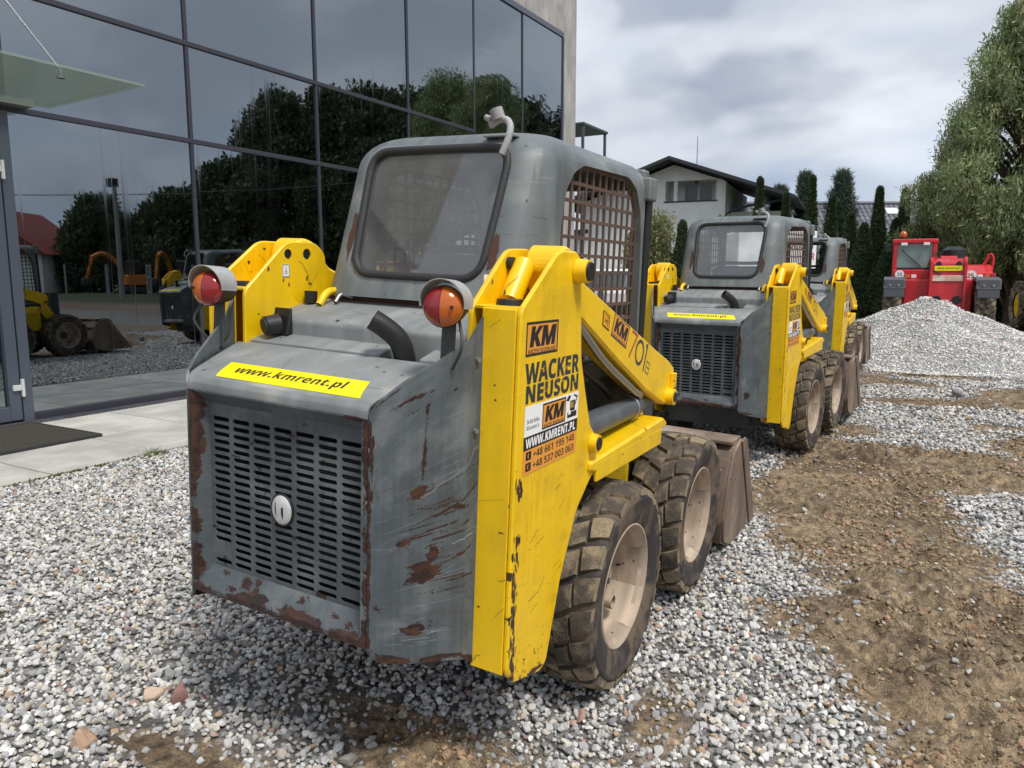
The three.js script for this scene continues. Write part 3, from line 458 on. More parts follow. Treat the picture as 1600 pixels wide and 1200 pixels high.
    // post: rear plate, outer plate, inner plate
    const outer = [[-0.7, 0.345], [-0.66, 0.3], [-0.5, 0.256], [-0.462, 0.27], [-0.392, 0.5], [-0.302, 0.68], [-0.215, 0.752], [-0.15, 0.79], [-0.15, 0.86], [-0.235, 0.93], [-0.285, 1.04], [-0.327, 1.14], [-0.357, 1.36], [-0.36, 1.41], [-0.392, 1.437], [-0.505, 1.437, 0.03], [-0.7, 1.29]];
    const post = sub(o, 'post');
    part(post, 'outer_plate', uvRect(plate(outer, s * 0.538, s * 0.552, { r: 0.018, b: 0.004 }), 'X', -0.72, -0.10, 0.24, 1.46), s > 0 ? K.post : M.yellow, { uv: 1 });
    part(post, 'inner_plate', plate([[-0.695, 1.0], [-0.695, 1.285], [-0.525, 1.436, 0.03], [-0.4, 1.44, 0.03], [-0.352, 1.405], [-0.34, 1.3], [-0.34, 1.0]], s * 0.395, s * 0.409, { r: 0.02, holes: [[-0.52, 1.398, 0.019], [-0.437, 1.4, 0.021]] }), M.yellow);
    part(post, 'rear_plate', box(s * 0.44, s * 0.5375, 0.335, 1.29, 0.688, 0.7, 0.004), M.yellow);
    part(post, 'top_ledge', box(s * 0.41, s * 0.5375, 1.284, 1.294, 0.42, 0.687, 0.003), M.yellow);
    part(post, 'inner_web', plate([[-0.69, 0.34], [-0.5, 0.28], [-0.39, 0.52], [-0.3, 0.7], [-0.16, 0.8], [-0.16, 0.98], [-0.69, 0.98]], s * 0.4, s * 0.41), M.yellow);
    part(post, 'pivot_boss', rod(P(-0.39, 1.385, s * 0.553), P(-0.39, 1.385, s * 0.588), 0.034, 0.031, 24), M.yellow);
    part(post, 'pivot_pin', rod(P(-0.39, 1.385, s * 0.588), P(-0.39, 1.385, s * 0.594), 0.026, 0.025, 20), M.black);
    part(post, 'lower_boss', rod(P(-0.215, 0.87, s * 0.553), P(-0.215, 0.87, s * 0.575), 0.03, 0.027, 22), M.yellow); part(post, 'lower_pin', rod(P(-0.215, 0.87, s * 0.575), P(-0.215, 0.87, s * 0.579), 0.02, 0.02, 16), M.black);
    part(post, 'support_tube', rod(P(-0.565, 1.3, s * 0.442), P(-0.49, 1.4, s * 0.442), 0.03, 0.03, 20), M.yellow);
    for (const x of [-0.52, -0.437]) part(post, 'hinge_pin', rod(P(x, 1.399, s * 0.399), P(x, 1.399, s * 0.424), 0.0165, 0.0165, 14), M.black);
    part(post, 'rubber_stop', rod(P(-0.615, 1.294, s * 0.475), P(-0.615, 1.309, s * 0.475), 0.04, 0.037, 24), M.black);
    if (s > 0) part(post, 'contact_sticker', quad(P(-0.662, 0.868, 0.5525), P(-0.338, 0.868, 0.5525), P(-0.338, 1.046, 0.5525), P(-0.662, 1.046, 0.5525), 0.001), S.contact, { uv: 1, label: 'rental contact sticker with phone numbers' });
    part(post, 'small_label', s > 0 ? quad(P(-0.585, 1.33, 0.3945), P(-0.62, 1.33, 0.3945), P(-0.62, 1.37, 0.3945), P(-0.585, 1.37, 0.3945), 0.001) : quad(P(-0.545, 1.325, -0.3945), P(-0.515, 1.325, -0.3945), P(-0.515, 1.365, -0.3945), P(-0.545, 1.365, -0.3945), 0.001), S.warn, { uv: 1 });
    // lift arm
    const arm = sub(o, 'lift_arm'), armPts = [[-0.42, 1.3, 0.06], [-0.475, 1.39, 0.06], [-0.44, 1.456, 0.05], [-0.36, 1.44, 0.05], [-0.3, 1.358], [0.45, 1.09], [0.6, 1.04, 0.03], [0.66, 1.012, 0.02], [0.655, 0.93], [0.625, 0.865, 0.02], [0.56, 0.87, 0.02], [0.33, 0.955], [0.0, 1.105], [-0.3, 1.25]];
    part(arm, 'beam', uvRect(plate(armPts, s * 0.425, s * 0.53, { r: 0.02, b: 0.008 }), 'X', -0.48, 0.70, 0.84, 1.46), s > 0 ? K.arm : K.arm, { uv: 1 });
    part(arm, 'front_leg', plate([[0.5, 0.99], [0.66, 0.99], [0.72, 0.88], [1.06, 0.36], [1.02, 0.26], [0.92, 0.27], [0.56, 0.84]], s * 0.29, s * 0.37, { r: 0.04 }), M.yellow);
    part(arm, 'cross_tube', rod(P(0.6, 0.93, s * 0.29), P(0.6, 0.93, s * 0.425), 0.05, 0.05, 20), M.yellow);
    part(arm, 'end_boss', rod(P(0.595, 0.9, s * 0.53), P(0.595, 0.9, s * 0.56), 0.034, 0.032, 22), M.yellow); part(arm, 'end_pin', rod(P(0.595, 0.9, s * 0.56), P(0.595, 0.9, s * 0.564), 0.02, 0.02, 16), M.black);
    part(arm, 'end_bracket', box(s * 0.53, s * 0.545, 0.93, 0.99, -0.655, -0.615, 0.003), M.yellow);
    if (s > 0) part(arm, 'model_label', quad(P(-0.135, 1.222, 0.5305), P(-0.078, 1.2, 0.5305), P(-0.074, 1.246, 0.5305), P(-0.131, 1.268, 0.5305), 0.001), S.icon, { uv: 1 });
    part(arm, 'lift_cylinder', merge([rod(P(-0.2, 0.885, s * 0.475), P(0.36, 0.893, s * 0.475), 0.042, 0.042, 24), rod(P(0.36, 0.893, s * 0.475), P(0.57, 0.897, s * 0.475), 0.03, 0.03, 22)]), M.cylinder);
    part(arm, 'hose_clamp', new THREE.TorusGeometry(0.043, 0.005, 8, 24).translate(s * 0.475, 0.891, -0.3), M.steel);
    part(arm, 'hydraulic_pipe', bend([P(-0.28, 1.235, s * 0.51), P(-0.05, 1.1, s * 0.51), P(0.25, 0.965, s * 0.51), P(0.34, 0.93, s * 0.5), P(0.3, 0.9, s * 0.46)], 0.013, 30, 10), M.steel);
    part(arm, 'rear_hose', bend([P(-0.28, 1.19, s * 0.45), P(-0.12, 1.09, s * 0.45), P(0.1, 0.99, s * 0.45), P(0.2, 0.94, s * 0.44)], 0.011, 24, 8), M.black);
    // fender over the tyres
    const fen = sub(o, 'fender');
    part(fen, 'top_plate', plate([[-0.24, 0.785], [-0.24, 0.815], [0.46, 0.842, 0.03], [0.5, 0.82, 0.02], [0.495, 0.8], [-0.2, 0.773]], s * 0.385, s * 0.565, { r: 0.012, b: 0.008 }), M.yellow);
    part(fen, 'lip', box(s * 0.552, s * 0.566, 0.74, 0.805, -0.44, 0.19, 0.006), M.yellow);
    part(o, 'inner_wall', box(s * 0.372, s * 0.388, 0.45, 0.79, -0.6, 0.24, 0.004), M.yellow);
    part(o, 'side_wall', box(s * 0.36, s * 0.379, 0.79, 1.07, -0.63, 0.5, 0.004), M.chassis);
    for (const X of [0, 0.88]) part(o, 'axle', rod(P(X, 0.345, s * 0.3), P(X, 0.345, s * 0.46), 0.07, 0.07, 20), M.chassis);
    // tail lamp
    if (opt.lamps !== false) {
    const L = sub(o, 'tail_lamp'); L.position.copy(P(-0.815, 1.292, s * 0.405)); L.rotation.set(-0.06, s > 0 ? 0.26 : 0.2, 0);
    const half = (sign) => { const g = new THREE.SphereGeometry(0.05, 16, 20, 0, Math.PI, 0, Math.PI); g.rotateY(sign > 0 ? Math.PI / 2 : -Math.PI / 2); return g.scale(1, 0.96, 0.62).translate(sign * 0.0006, 0, 0.004); };
    part(L, 'amber_lens', half(s), M.amber); part(L, 'red_lens', half(-s), M.red); part(L, 'lens_screw', rod([s * 0.03, 0, 0.03], [s * 0.031, 0, 0.04], 0.004, 0.004, 8), M.black);
    part(L, 'lamp_body', rod([0, 0, -0.075], [0, 0, 0.0], 0.036, 0.051, 24), M.black);
    part(L, 'lamp_shade', sheet((u, v) => { const a = lerp(-0.1, Math.PI + 0.1, u), r = 0.054 + 0.006 * Math.sin(clamp(a / Math.PI) * Math.PI); return [Math.cos(a) * r, Math.sin(a) * r + 0.003, lerp(0.016 + 0.018 * Math.max(0, Math.sin(a)), -0.05, v)]; }, 22, 4, 0.002), M.galv, { label: 'scuffed metal hood over the lamp' });
    part(L, 'lamp_bracket', merge([box(-0.018, 0.018, -0.17, -0.03, -0.05, -0.044, 0.002), bend([[0.03 * s, -0.03, -0.03], [0.05 * s, -0.09, 0.0], [0.02 * s, -0.15, -0.03]], 0.004, 10, 6)]), M.chassis);
    }
    // cab side guard, seat side
    part(o, 'side_guard', G.guard(s), M.mesh, { label: 'rusty punched steel window guard' });
  }
  // cab
  const cab = part(o, 'cab', G.cab, M.grey);
  part(cab, 'window_seal', G.seal, M.rubber);
  if (opt.pane !== false) part(cab, 'rear_window', G.pane, dustyGlass, { uv: 1 });
  part(cab, 'rust_patch', (() => { const s = new THREE.Shape(), R = rng(seed + 3); for (let i = 0; i <= 16; i++) { const a = i / 16 * 6.283, k = 0.7 + R() * 0.5, x = -0.276 + Math.cos(a) * 0.013 * k, y = 1.47 + Math.sin(a) * 0.085 * k; i ? s.lineTo(x, y) : s.moveTo(x, y); } const g = new THREE.ExtrudeGeometry(s, { depth: 0.001, bevelEnabled: false }), p = g.attributes.position; for (let i = 0; i < p.count; i++) { const y = p.getY(i), x = p.getX(i), v = P(rearX(y) - 0.0012 + 3.2 * Math.max(0, Math.abs(x) - 0.262) ** 2, y, x); p.setXYZ(i, v.x, v.y, v.z + p.getZ(i)); } g.computeVertexNormals(); return g; })(), M.rustBar);
  part(cab, 'rust_patch', (() => { const s = new THREE.Shape(), R = rng(seed + 9); for (let i = 0; i <= 14; i++) { const a = i / 14 * 6.283, k = 0.7 + R() * 0.5, x = 0.27 + Math.cos(a) * 0.015 * k, y = 1.43 + Math.sin(a) * 0.06 * k; i ? s.lineTo(x, y) : s.moveTo(x, y); } const g = new THREE.ExtrudeGeometry(s, { depth: 0.001, bevelEnabled: false }), p = g.attributes.position; for (let i = 0; i < p.count; i++) { const y = p.getY(i), x = p.getX(i), v = P(rearX(y) - 0.0012 + 3.2 * Math.max(0, Math.abs(x) - 0.262) ** 2, y, x); p.setXYZ(i, v.x, v.y, v.z + p.getZ(i)); } g.computeVertexNormals(); return g; })(), M.rustBar);
  part(cab, 'broken_lamp_stalk', merge([bend([P(-0.29, 1.80, 0.2), P(-0.295, 1.815, 0.235), P(-0.3, 1.81, 0.262), P(-0.315, 1.785, 0.282), P(-0.325, 1.745, 0.278), P(-0.33, 1.71, 0.265)], 0.0105, 24, 10), rod(P(-0.297, 1.815, 0.232), P(-0.302, 1.845, 0.222), 0.02, 0.02, 6), rod(P(-0.29, 1.815, 0.205), P(-0.287, 1.825, 0.18), 0.011, 0.009, 10), box(0.15, 0.26, 1.775, 1.782, 0.215, 0.25, 0.002)]), M.galv, { label: 'bent pipe bracket of a missing work lamp' });
  part(cab, 'front_roof_rail', merge([box(-0.36, 0.36, 1.72, 1.785, -0.7, -0.635, 0.012), box(0.34, 0.4, 1.66, 1.75, -0.69, -0.6, 0.01), box(-0.4, -0.34, 1.66, 1.75, -0.69, -0.6, 0.01)]), M.grey);
  for (const s of [1, -1]) part(cab, 'front_post', rod(P(0.655, 0.95, s * 0.375), P(0.655, 1.72, s * 0.375), 0.018, 0.018, 10), M.black);
  const seat = sub(o, 'operator_seat'); part(seat, 'seat_back', box(-0.2, 0.2, 0.98, 1.42, 0.0, 0.1, 0.04), M.seat); part(seat, 'seat_cushion', box(-0.22, 0.22, 0.9, 1.0, -0.4, 0.05, 0.03), M.seat);
  part(o, 'lap_bar', bend([P(0.1, 1.0, -0.3), P(0.1, 1.4, -0.3), P(0.12, 1.44, 0), P(0.1, 1.4, 0.3), P(0.1, 1.0, 0.3)], 0.014, 30, 8), M.black);
  part(o, 'cab_floor', box(-0.34, 0.34, 0.86, 0.9, -0.9, 0.3, 0.004), M.dark);
  // things on the hood
  const ex = part(o, 'exhaust_pipe', merge([bend([P(-0.645, 1.05, 0.17), P(-0.648, 1.13, 0.168), P(-0.66, 1.18, 0.155), P(-0.685, 1.215, 0.125), P(-0.705, 1.235, 0.1)], 0.029, 26, 18), bend([P(-0.645, 1.05, 0.17), P(-0.648, 1.13, 0.168), P(-0.66, 1.18, 0.155), P(-0.685, 1.215, 0.125), P(-0.7045, 1.2345, 0.1005)], 0.0255, 26, 18)]), M.black);
  const hn = sub(o, 'reversing_alarm'); part(hn, 'sounder', rod(P(-0.625, 1.185, -0.33), P(-0.665, 1.18, -0.345), 0.032, 0.03, 24), M.black); part(hn, 'sounder_face', rod(P(-0.665, 1.18, -0.345), P(-0.67, 1.179, -0.347), 0.027, 0.024, 20), M.rubber); part(hn, 'bracket', plate([[-0.63, 1.155], [-0.612, 1.235], [-0.605, 1.235], [-0.605, 1.155]], -0.36, -0.29, { r: 0.003 }), M.black);
  for (const s of [-1, 1]) { const la = sub(o, 'hood_latch'); part(la, 'handle', bend([P(-0.47, 1.24, s * 0.31), P(-0.44, 1.275, s * 0.31), P(-0.4, 1.285, s * 0.31), P(-0.375, 1.27, s * 0.31)], 0.013, 12, 6).scale(1, 1, 1), M.yellow); part(la, 'hook', bend([P(-0.44, 1.25, s * 0.27), P(-0.41, 1.275, s * 0.27), P(-0.38, 1.265, s * 0.25)], 0.007, 10, 6), M.steel); }
  part(o, 'rubber_plug', rod(P(-0.45, 1.243, -0.365), P(-0.45, 1.282, -0.365), 0.02, 0.021, 14), M.black);
  for (const y of [0.98, 1.16]) part(o, 'panel_bolt', rod(P(-0.715, y, 0.44), P(-0.72, y, 0.45), 0.007, 0.006, 6), M.steel);
  // bucket
  const bk = sub(o, 'bucket'); bk.position.set(0, 0.005, -0.25); bk.scale.set(0.915, 0.86, 1); const inner = [[1.76, 0.035], [1.2, 0.04], [1.06, 0.1], [1.02, 0.24], [1.06, 0.42], [1.14, 0.6], [1.27, 0.655]];
  part(bk, 'shell', sheet((u, v) => { const t = v * (inner.length - 1), i = Math.min(inner.length - 2, Math.floor(t)), k = t - i; return P(lerp(inner[i][0], inner[i + 1][0], k), lerp(inner[i][1], inner[i + 1][1], k), lerp(0.695, -0.695, u)); }, 4, 24, 0.014), M.bucket);
  for (const s of [1, -1]) { part(bk, 'side_plate', plate([[1.74, 0.03], [1.2, 0.034], [1.055, 0.1], [1.012, 0.24], [1.05, 0.43], [1.13, 0.61], [1.27, 0.66], [1.34, 0.64]], s * 0.695, s * 0.712, { r: 0.02 }), M.bucket); part(bk, 'wear_strip', plate([[1.74, 0.03], [1.62, 0.03], [1.24, 0.65], [1.3, 0.665], [1.36, 0.64]], s * 0.712, s * 0.722, { r: 0.006 }), M.bucket); part(bk, 'hook_plate', box(s * 0.45, s * 0.66, 0.5, 0.515, -1.12, -1.04, 0.004), M.bucket); }
  part(bk, 'top_lip', box(-0.695, 0.695, 0.648, 0.668, -1.3, -1.12, 0.004), M.bucket);
  part(bk, 'attachment_frame', merge([box(-0.36, -0.28, 0.1, 0.5, -1.03, -0.85), box(0.28, 0.36, 0.1, 0.5, -1.03, -0.85), box(-0.36, 0.36, 0.42, 0.5, -1.04, -0.9)]), M.yellow);
  return o;
}
const L1 = buildLoader('nearest skid-steer loader, rusty grey rear with yellow post and web address stickers', 11, { pos: [-1.492, 0.03, -2.279], yaw: -0.56, roll: 2.53, pitch: -0.25 }, { hard: true });
const L2 = buildLoader('middle skid-steer loader in the row, cleaner grey rear, behind the nearest loader', 31, { pos: [-1.434, 0.032, -6.21], yaw: 3.9, roll: 0.6, pitch: 1.4 }, { lamps: false });
const L3 = buildLoader('farthest skid-steer loader in the row, rear window missing, beside the gravel pile', 51, { pos: [-1.569, 0.05, -10.346], yaw: 0.65, roll: 1.2, pitch: 2.4 }, { pane: false, lamps: false });

// ---------- ground ----------
function softBox(x, z, x0, x1, z0, z1, e) { return sstep(x0 - e, x0 + e, x) * sstep(x1 + e, x1 - e, x) * sstep(z0 - e, z0 + e, z) * sstep(z1 + e, z1 - e, z); }
function mudness(x, z) {
  const wx = x + (fbm(x * 1.7, z * 1.7, 4, 101) - 0.5) * 0.7, wz = z + (fbm(x * 1.7 + 7, z * 1.7, 4, 131) - 0.5) * 0.9;
  // left edge of the churned strip follows the wheels of the loaders
  const edge = wz > -3.2 ? lerp(-0.42, 0.22, clamp((wz + 3.2) / 1.1)) : lerp(-0.42, -0.9, clamp((-3.2 - wz) / 1.6));
  let m = sstep(edge - 0.3, edge + 0.3, wx) * sstep(-6.9, -6.4, wz);
  m *= 1 - softBox(wx, wz, 0.16, 9, -5.6, -3.75, 0.22) * 0.92;
  m *= 1 - softBox(wx, wz, 0.75, 9, -3.2, 2, 0.25) * 0.6;
  m = Math.max(m, softBox(x, z, -1.0, 9, -13, -6.5, 0.6) * sstep(0.42, 0.58, fbm(x * 0.8 + 3, z * 1.5, 5, 555)) * 0.8);
  m = Math.max(m, Math.exp(-(((wx + 1.15) / 0.42) ** 2 + ((wz + 1.62) / 0.2) ** 2)) * 0.8, Math.exp(-(((wx + 1.9) / 0.3) ** 2 + ((wz + 1.2) / 0.14) ** 2)) * 0.62, Math.exp(-(((wx + 0.62) / 0.18) ** 2 + ((wz + 2.15) / 0.3) ** 2)) * 0.5);
  return clamp(m);
}
function groundY(x, z, m = mudness(x, z)) {
  let y = 0.044 * clamp(-0.85 - x, 0, 1.25) * sstep(-20, -12, z) + (fbm(x * 0.9, z * 0.9, 3, 7) - 0.5) * 0.03;
  const near = sstep(1.6, 0.2, Math.hypot(Math.min(0, x + 2.3) + Math.max(0, x + 0.8), Math.min(0, z + 3.4) + Math.max(0, z + 1.9))); y *= 1 - near * 0.0;
  if (m > 0.05 && z > -14 && x < 3) {
    const rid = 1 - Math.abs(fbm(x * 5 + 2, z * 7, 4, 211) * 2 - 1), lump = fbm(x * 13, z * 16, 4, 223), tr = Math.sin((x * 0.96 + z * 0.05) * 17 + fbm(x * 2, z * 2, 3, 5) * 5);
    const clod = sstep(0.5, 0.72, fbm(x * 24 + 3, z * 30, 3, 241)), patchy = sstep(0.38, 0.6, fbm(x * 2.2, z * 3, 3, 251)); y += m * ((rid - 0.72) * 0.06 + (lump - 0.5) * (0.04 + 0.06 * patchy) + clod * 0.024 * patchy + tr * 0.006 - 0.008);
  }
  return y - 0.006;
}
{
  const axis = (a, b, step, far0, far1) => { const l = []; for (let k = 0, v = a, s = step; v > far0; k++) { s *= 1.33; v -= s; l.unshift(Math.max(v, far0)); } for (let v = a; v < b; v += step) l.push(v); for (let v = b, s = step; v < far1; ) { l.push(v); s *= 1.33; v += s; } l.push(far1); return l; };
  const xs = [...axis(-5.6, -1.4, 0.06, -160, -1.41), ...axis(-1.4, 1.5, 0.017, -1.4, 160)], zs = [...axis(-11.5, -7.0, 0.045, -260, -7.01), ...axis(-7.0, -0.8, 0.02, -7.0, 120)], nx = xs.length, nz = zs.length;
  const pos = new Float32Array(nx * nz * 3), uv = new Float32Array(nx * nz * 2), col = new Float32Array(nx * nz * 3), idx = [];
  for (let j = 0, q = 0; j < nz; j++) for (let i = 0; i < nx; i++, q++) {
    const x = xs[i], z = zs[j], m = mudness(x, z); pos[q * 3] = x; pos[q * 3 + 1] = groundY(x, z, m); pos[q * 3 + 2] = z; uv[q * 2] = x; uv[q * 2 + 1] = z;
    const n = fbm(x * 3, z * 3, 4, 301), w = fbm(x * 9, z * 9, 3, 311), wet = sstep(0.5, 0.66, fbm(x * 2.3, z * 4.2, 4, 321)) * 0.55 + sstep(0.52, 0.62, w) * 0.25;
    const mud = [lerp(0.46, 0.2, wet) * (0.8 + n * 0.4), lerp(0.335, 0.135, wet) * (0.8 + n * 0.4), lerp(0.205, 0.082, wet) * (0.8 + n * 0.4)], gb = 0.36 * (0.75 + n * 0.5);
    const gr = [gb, gb * 0.96, gb * 0.9], grass = sstep(-23.5, -25, z + (n - 0.5) * 3), dirt = sstep(-16, -19, z + (n - 0.5) * 5) * (1 - grass) * 0.75 + sstep(0.5, 0.62, fbm(x * 0.7, z * 0.7, 3, 331)) * 0.4 * sstep(-8, -12, z);
    for (let k = 0; k < 3; k++) { let c = lerp(gr[k], mud[k], sstep(0.08, 0.45, m)); c = lerp(c, [0.3, 0.215, 0.13][k] * (0.7 + n * 0.6), clamp(dirt)); c = lerp(c, [0.075, 0.1, 0.03][k] * (0.6 + w * 0.8), grass); col[q * 3 + k] = c; }
  }
  for (let j = 0; j < nz - 1; j++) for (let i = 0; i < nx - 1; i++) { const a = j * nx + i, b = a + 1, c = a + nx, d = c + 1; idx.push(a, c, b, b, c, d); }
  const g = new THREE.BufferGeometry(); g.setAttribute('position', new THREE.BufferAttribute(pos, 3)); g.setAttribute('uv', new THREE.BufferAttribute(uv, 2)); g.setAttribute('color', new THREE.BufferAttribute(col, 3)); g.setIndex(idx); g.computeVertexNormals();
  const speck = canvasTex(1024, 1024, (c, w, h) => grain(c, w, h, (u, v) => { const a = tileFbm(u, v, 40, 4, 401), b = hash(u * w / 2, v * h / 2, 5), k = 255 * clamp(0.5 + (a - 0.5) * 0.7 + (b - 0.5) * 0.36 + 0.2); return [k, k, k]; }), { repeat: 1 });
  const bump = canvasTex(1024, 1024, (c, w, h) => grain(c, w, h, (u, v) => { const a = tileFbm(u, v, 24, 5, 431), k = 255 * clamp(a); return [k, k, k]; }), { data: true, repeat: 1 });
  structure(new THREE.Mesh(g, mat({ vertexColors: true, map: speck, bumpMap: bump, bumpScale: 0.024, roughness: 0.95 })), 'ground', 'yard ground of dirt and trodden gravel');
}
function stoneGeo(seed, detail) {
  const g = mergeVertices(new THREE.IcosahedronGeometry(0.5, detail).deleteAttribute('normal').deleteAttribute('uv'), 1e-3), p = g.attributes.position, R = rng(seed), ax = [1, 0.62 + R() * 0.3, 0.72 + R() * 0.3], cuts = [];
  for (let k = 0; k < 11; k++) { const v = new THREE.Vector3(R() - 0.5, R() - 0.5, R() - 0.5).normalize(); cuts.push([v, 0.25 + R() * 0.16]); }
  const v = new THREE.Vector3(); for (let i = 0; i < p.count; i++) { v.fromBufferAttribute(p, i); for (const [n, d] of cuts) { const t = v.dot(n); if (t > d) v.addScaledVector(n, d - t); } v.multiplyScalar(0.94 + R() * 0.12); p.setXYZ(i, v.x * ax[0], v.y * ax[1], v.z * ax[2]); }
  return toCreasedNormals(g, 0.24);
}
const stoneMat = mat({ color: 0xffffff, roughness: 0.85 });
const stoneTints = [[0.58, 0.57, 0.55], [0.47, 0.468, 0.46], [0.7, 0.69, 0.665], [0.36, 0.36, 0.36], [0.55, 0.51, 0.44], [0.25, 0.25, 0.255], [0.58, 0.53, 0.44], [0.46, 0.33, 0.22], [0.42, 0.28, 0.24], [0.22, 0.22, 0.225]];
const stoneWeights = [0.2, 0.38, 0.52, 0.66, 0.77, 0.85, 0.93, 0.955, 0.97, 1];
function pebbles(parent, name, list, seed, detail, variants) {   // list of [x, y, z, size, tintScale]
  const R = rng(seed), per = Array.from({ length: variants }, () => []); list.forEach(s => per[(R() * variants) | 0].push(s));
  const m = new THREE.Matrix4(), q = new THREE.Quaternion(), e = new THREE.Euler(), sc = new THREE.Vector3(), ps = new THREE.Vector3(), c = new THREE.Color();
  per.forEach((l, k) => {
    if (!l.length) return; const im = new THREE.InstancedMesh(stoneGeo(seed + k * 5, detail), stoneMat, l.length); im.name = name; im.userData.kind = 'stuff'; im.castShadow = im.receiveShadow = true;
    l.forEach(([x, y, z, s, t = 1, tint], i) => {
      e.set((R() - 0.5) * 1.3, R() * 6.28, (R() - 0.5) * 1.3); q.setFromEuler(e); ps.set(x, y, z); sc.set(s * (0.85 + R() * 0.4), s * (0.8 + R() * 0.35), s * (0.85 + R() * 0.4)); im.setMatrixAt(i, m.compose(ps, q, sc));
      const h = R(); let w = 0; while (stoneWeights[w] < h) w++; const T = tint ?? stoneTints[w], b = t * (0.82 + R() * 0.36); im.setColorAt(i, c.setRGB(T[0] * b, T[1] * b, T[2] * b));
    });
    parent.add(im);
  });
}
{
  const near = [], mid = [], R = rng(404), grav = new THREE.Group(); grav.name = 'gravel'; grav.userData = { kind: 'stuff', label: 'loose pale grey gravel spread over the yard' }; scene.add(grav);
  const scatter = (x0, x1, z0, z1, dens, size, out, ok) => { const n = Math.round((x1 - x0) * (z1 - z0) * dens); for (let i = 0; i < n; i++) { const x = x0 + R() * (x1 - x0), z = z0 + R() * (z1 - z0); if (ok && !ok(x, z)) continue; const m = mudness(x, z), keep = m < 0.12 ? 1 : m < 0.8 ? 0.02 + 0.98 * (1 - (m - 0.12) / 0.68) ** 2.2 : 0.02; if (R() > keep) continue; const s = size * (0.62 + R() * R() * 0.95), f = m < 0.22 ? (R() * 0.55) : 0.1; out.push([x, groundY(x, z, m) + s * (0.12 + f), z, s, 1 - 0.25 * sstep(0.1, 0.5, m)]); } };
  const inView = (x, z) => x > -5.02 && (-x * 0.35 - z) > -0.6 + 0.0;
  scatter(-5.02, 1.1, -4.6, -0.45, 3700, 0.0245, near, (x, z) => { const a = Math.atan2(-x, -z) / RAD; return a < 78 && a > -14 && !(x < -3.9 && z > -1.6); });
  scatter(-4.98, 1.9, -8.2, -4.6, 1900, 0.029, mid, (x, z) => Math.atan2(-x, -z) / RAD < 62);
  scatter(-4.98, 2.4, -12.5, -8.2, 900, 0.036, mid, (x, z) => x > -4.4 || z > -9);
  scatter(1.1, 2.8, -4.6, -1.0, 1500, 0.03, mid); scatter(1.9, 3.2, -8.2, -4.6, 1000, 0.034, mid);
  pebbles(grav, 'near_stones', near, 71, 1, 5); pebbles(grav, 'far_stones', mid, 91, 1, 4);
  const big = [[-2.02, -1.42, 0.085, [0.36, 0.2, 0.17]], [-2.1, -1.38, 0.07, [0.5, 0.38, 0.3]], [-2.04, -1.12, 0.09, [0.44, 0.3, 0.2]], [-1.36, -1.46, 0.06, [0.36, 0.35, 0.3]], [-0.56, -2.9, 0.05, [0.5, 0.5, 0.5]], [-0.28, -6.35, 0.13, [0.3, 0.24, 0.2]], [-0.1, -6.6, 0.1, [0.3, 0.24, 0.2]], [0.2, -9.9, 0.17, [0.2, 0.2, 0.22]], [-0.62, -4.55, 0.06, [0.55, 0.53, 0.48]], [0.5, -5.2, 0.07, [0.5, 0.5, 0.48]], [-0.9, -2.02, 0.05, [0.4, 0.26, 0.2]], [-1.0, -4.9, 0.07, [0.34, 0.24, 0.2]]];
  pebbles(grav, 'larger_stones', big.map(([x, z, s, t]) => [x, groundY(x, z) + s * 0.28, z, s, 1, t]), 57, 2, 3);
  // crumbs of earth over the churned strip
  const cl = []; for (let i = 0; i < 90000; i++) { const x = -1.4 + R() * 3.0, z = -9.8 + R() * 8.2, m = mudness(x, z), p = fbm(x * 3.1, z * 5, 4, 77); if (m < 0.22 || p < 0.4 + R() * 0.16) continue; const s = 0.004 + R() ** 4 * 0.026 * sstep(0.42, 0.6, p) + R() * 0.005, n = 0.45 + R() * 0.75, d = 0.8 + R() * 0.4; cl.push([x, groundY(x, z, m) + s * 0.18, z, s, 1, [0.36 * n, 0.262 * n * d, 0.165 * n * d]]); }
  const mud = new THREE.Group(); mud.name = 'soil_crumbs'; mud.userData = { kind: 'stuff', label: 'crumbs of brown earth on the churned track' }; scene.add(mud); pebbles(mud, 'crumbs', cl, 33, 1, 3);
}

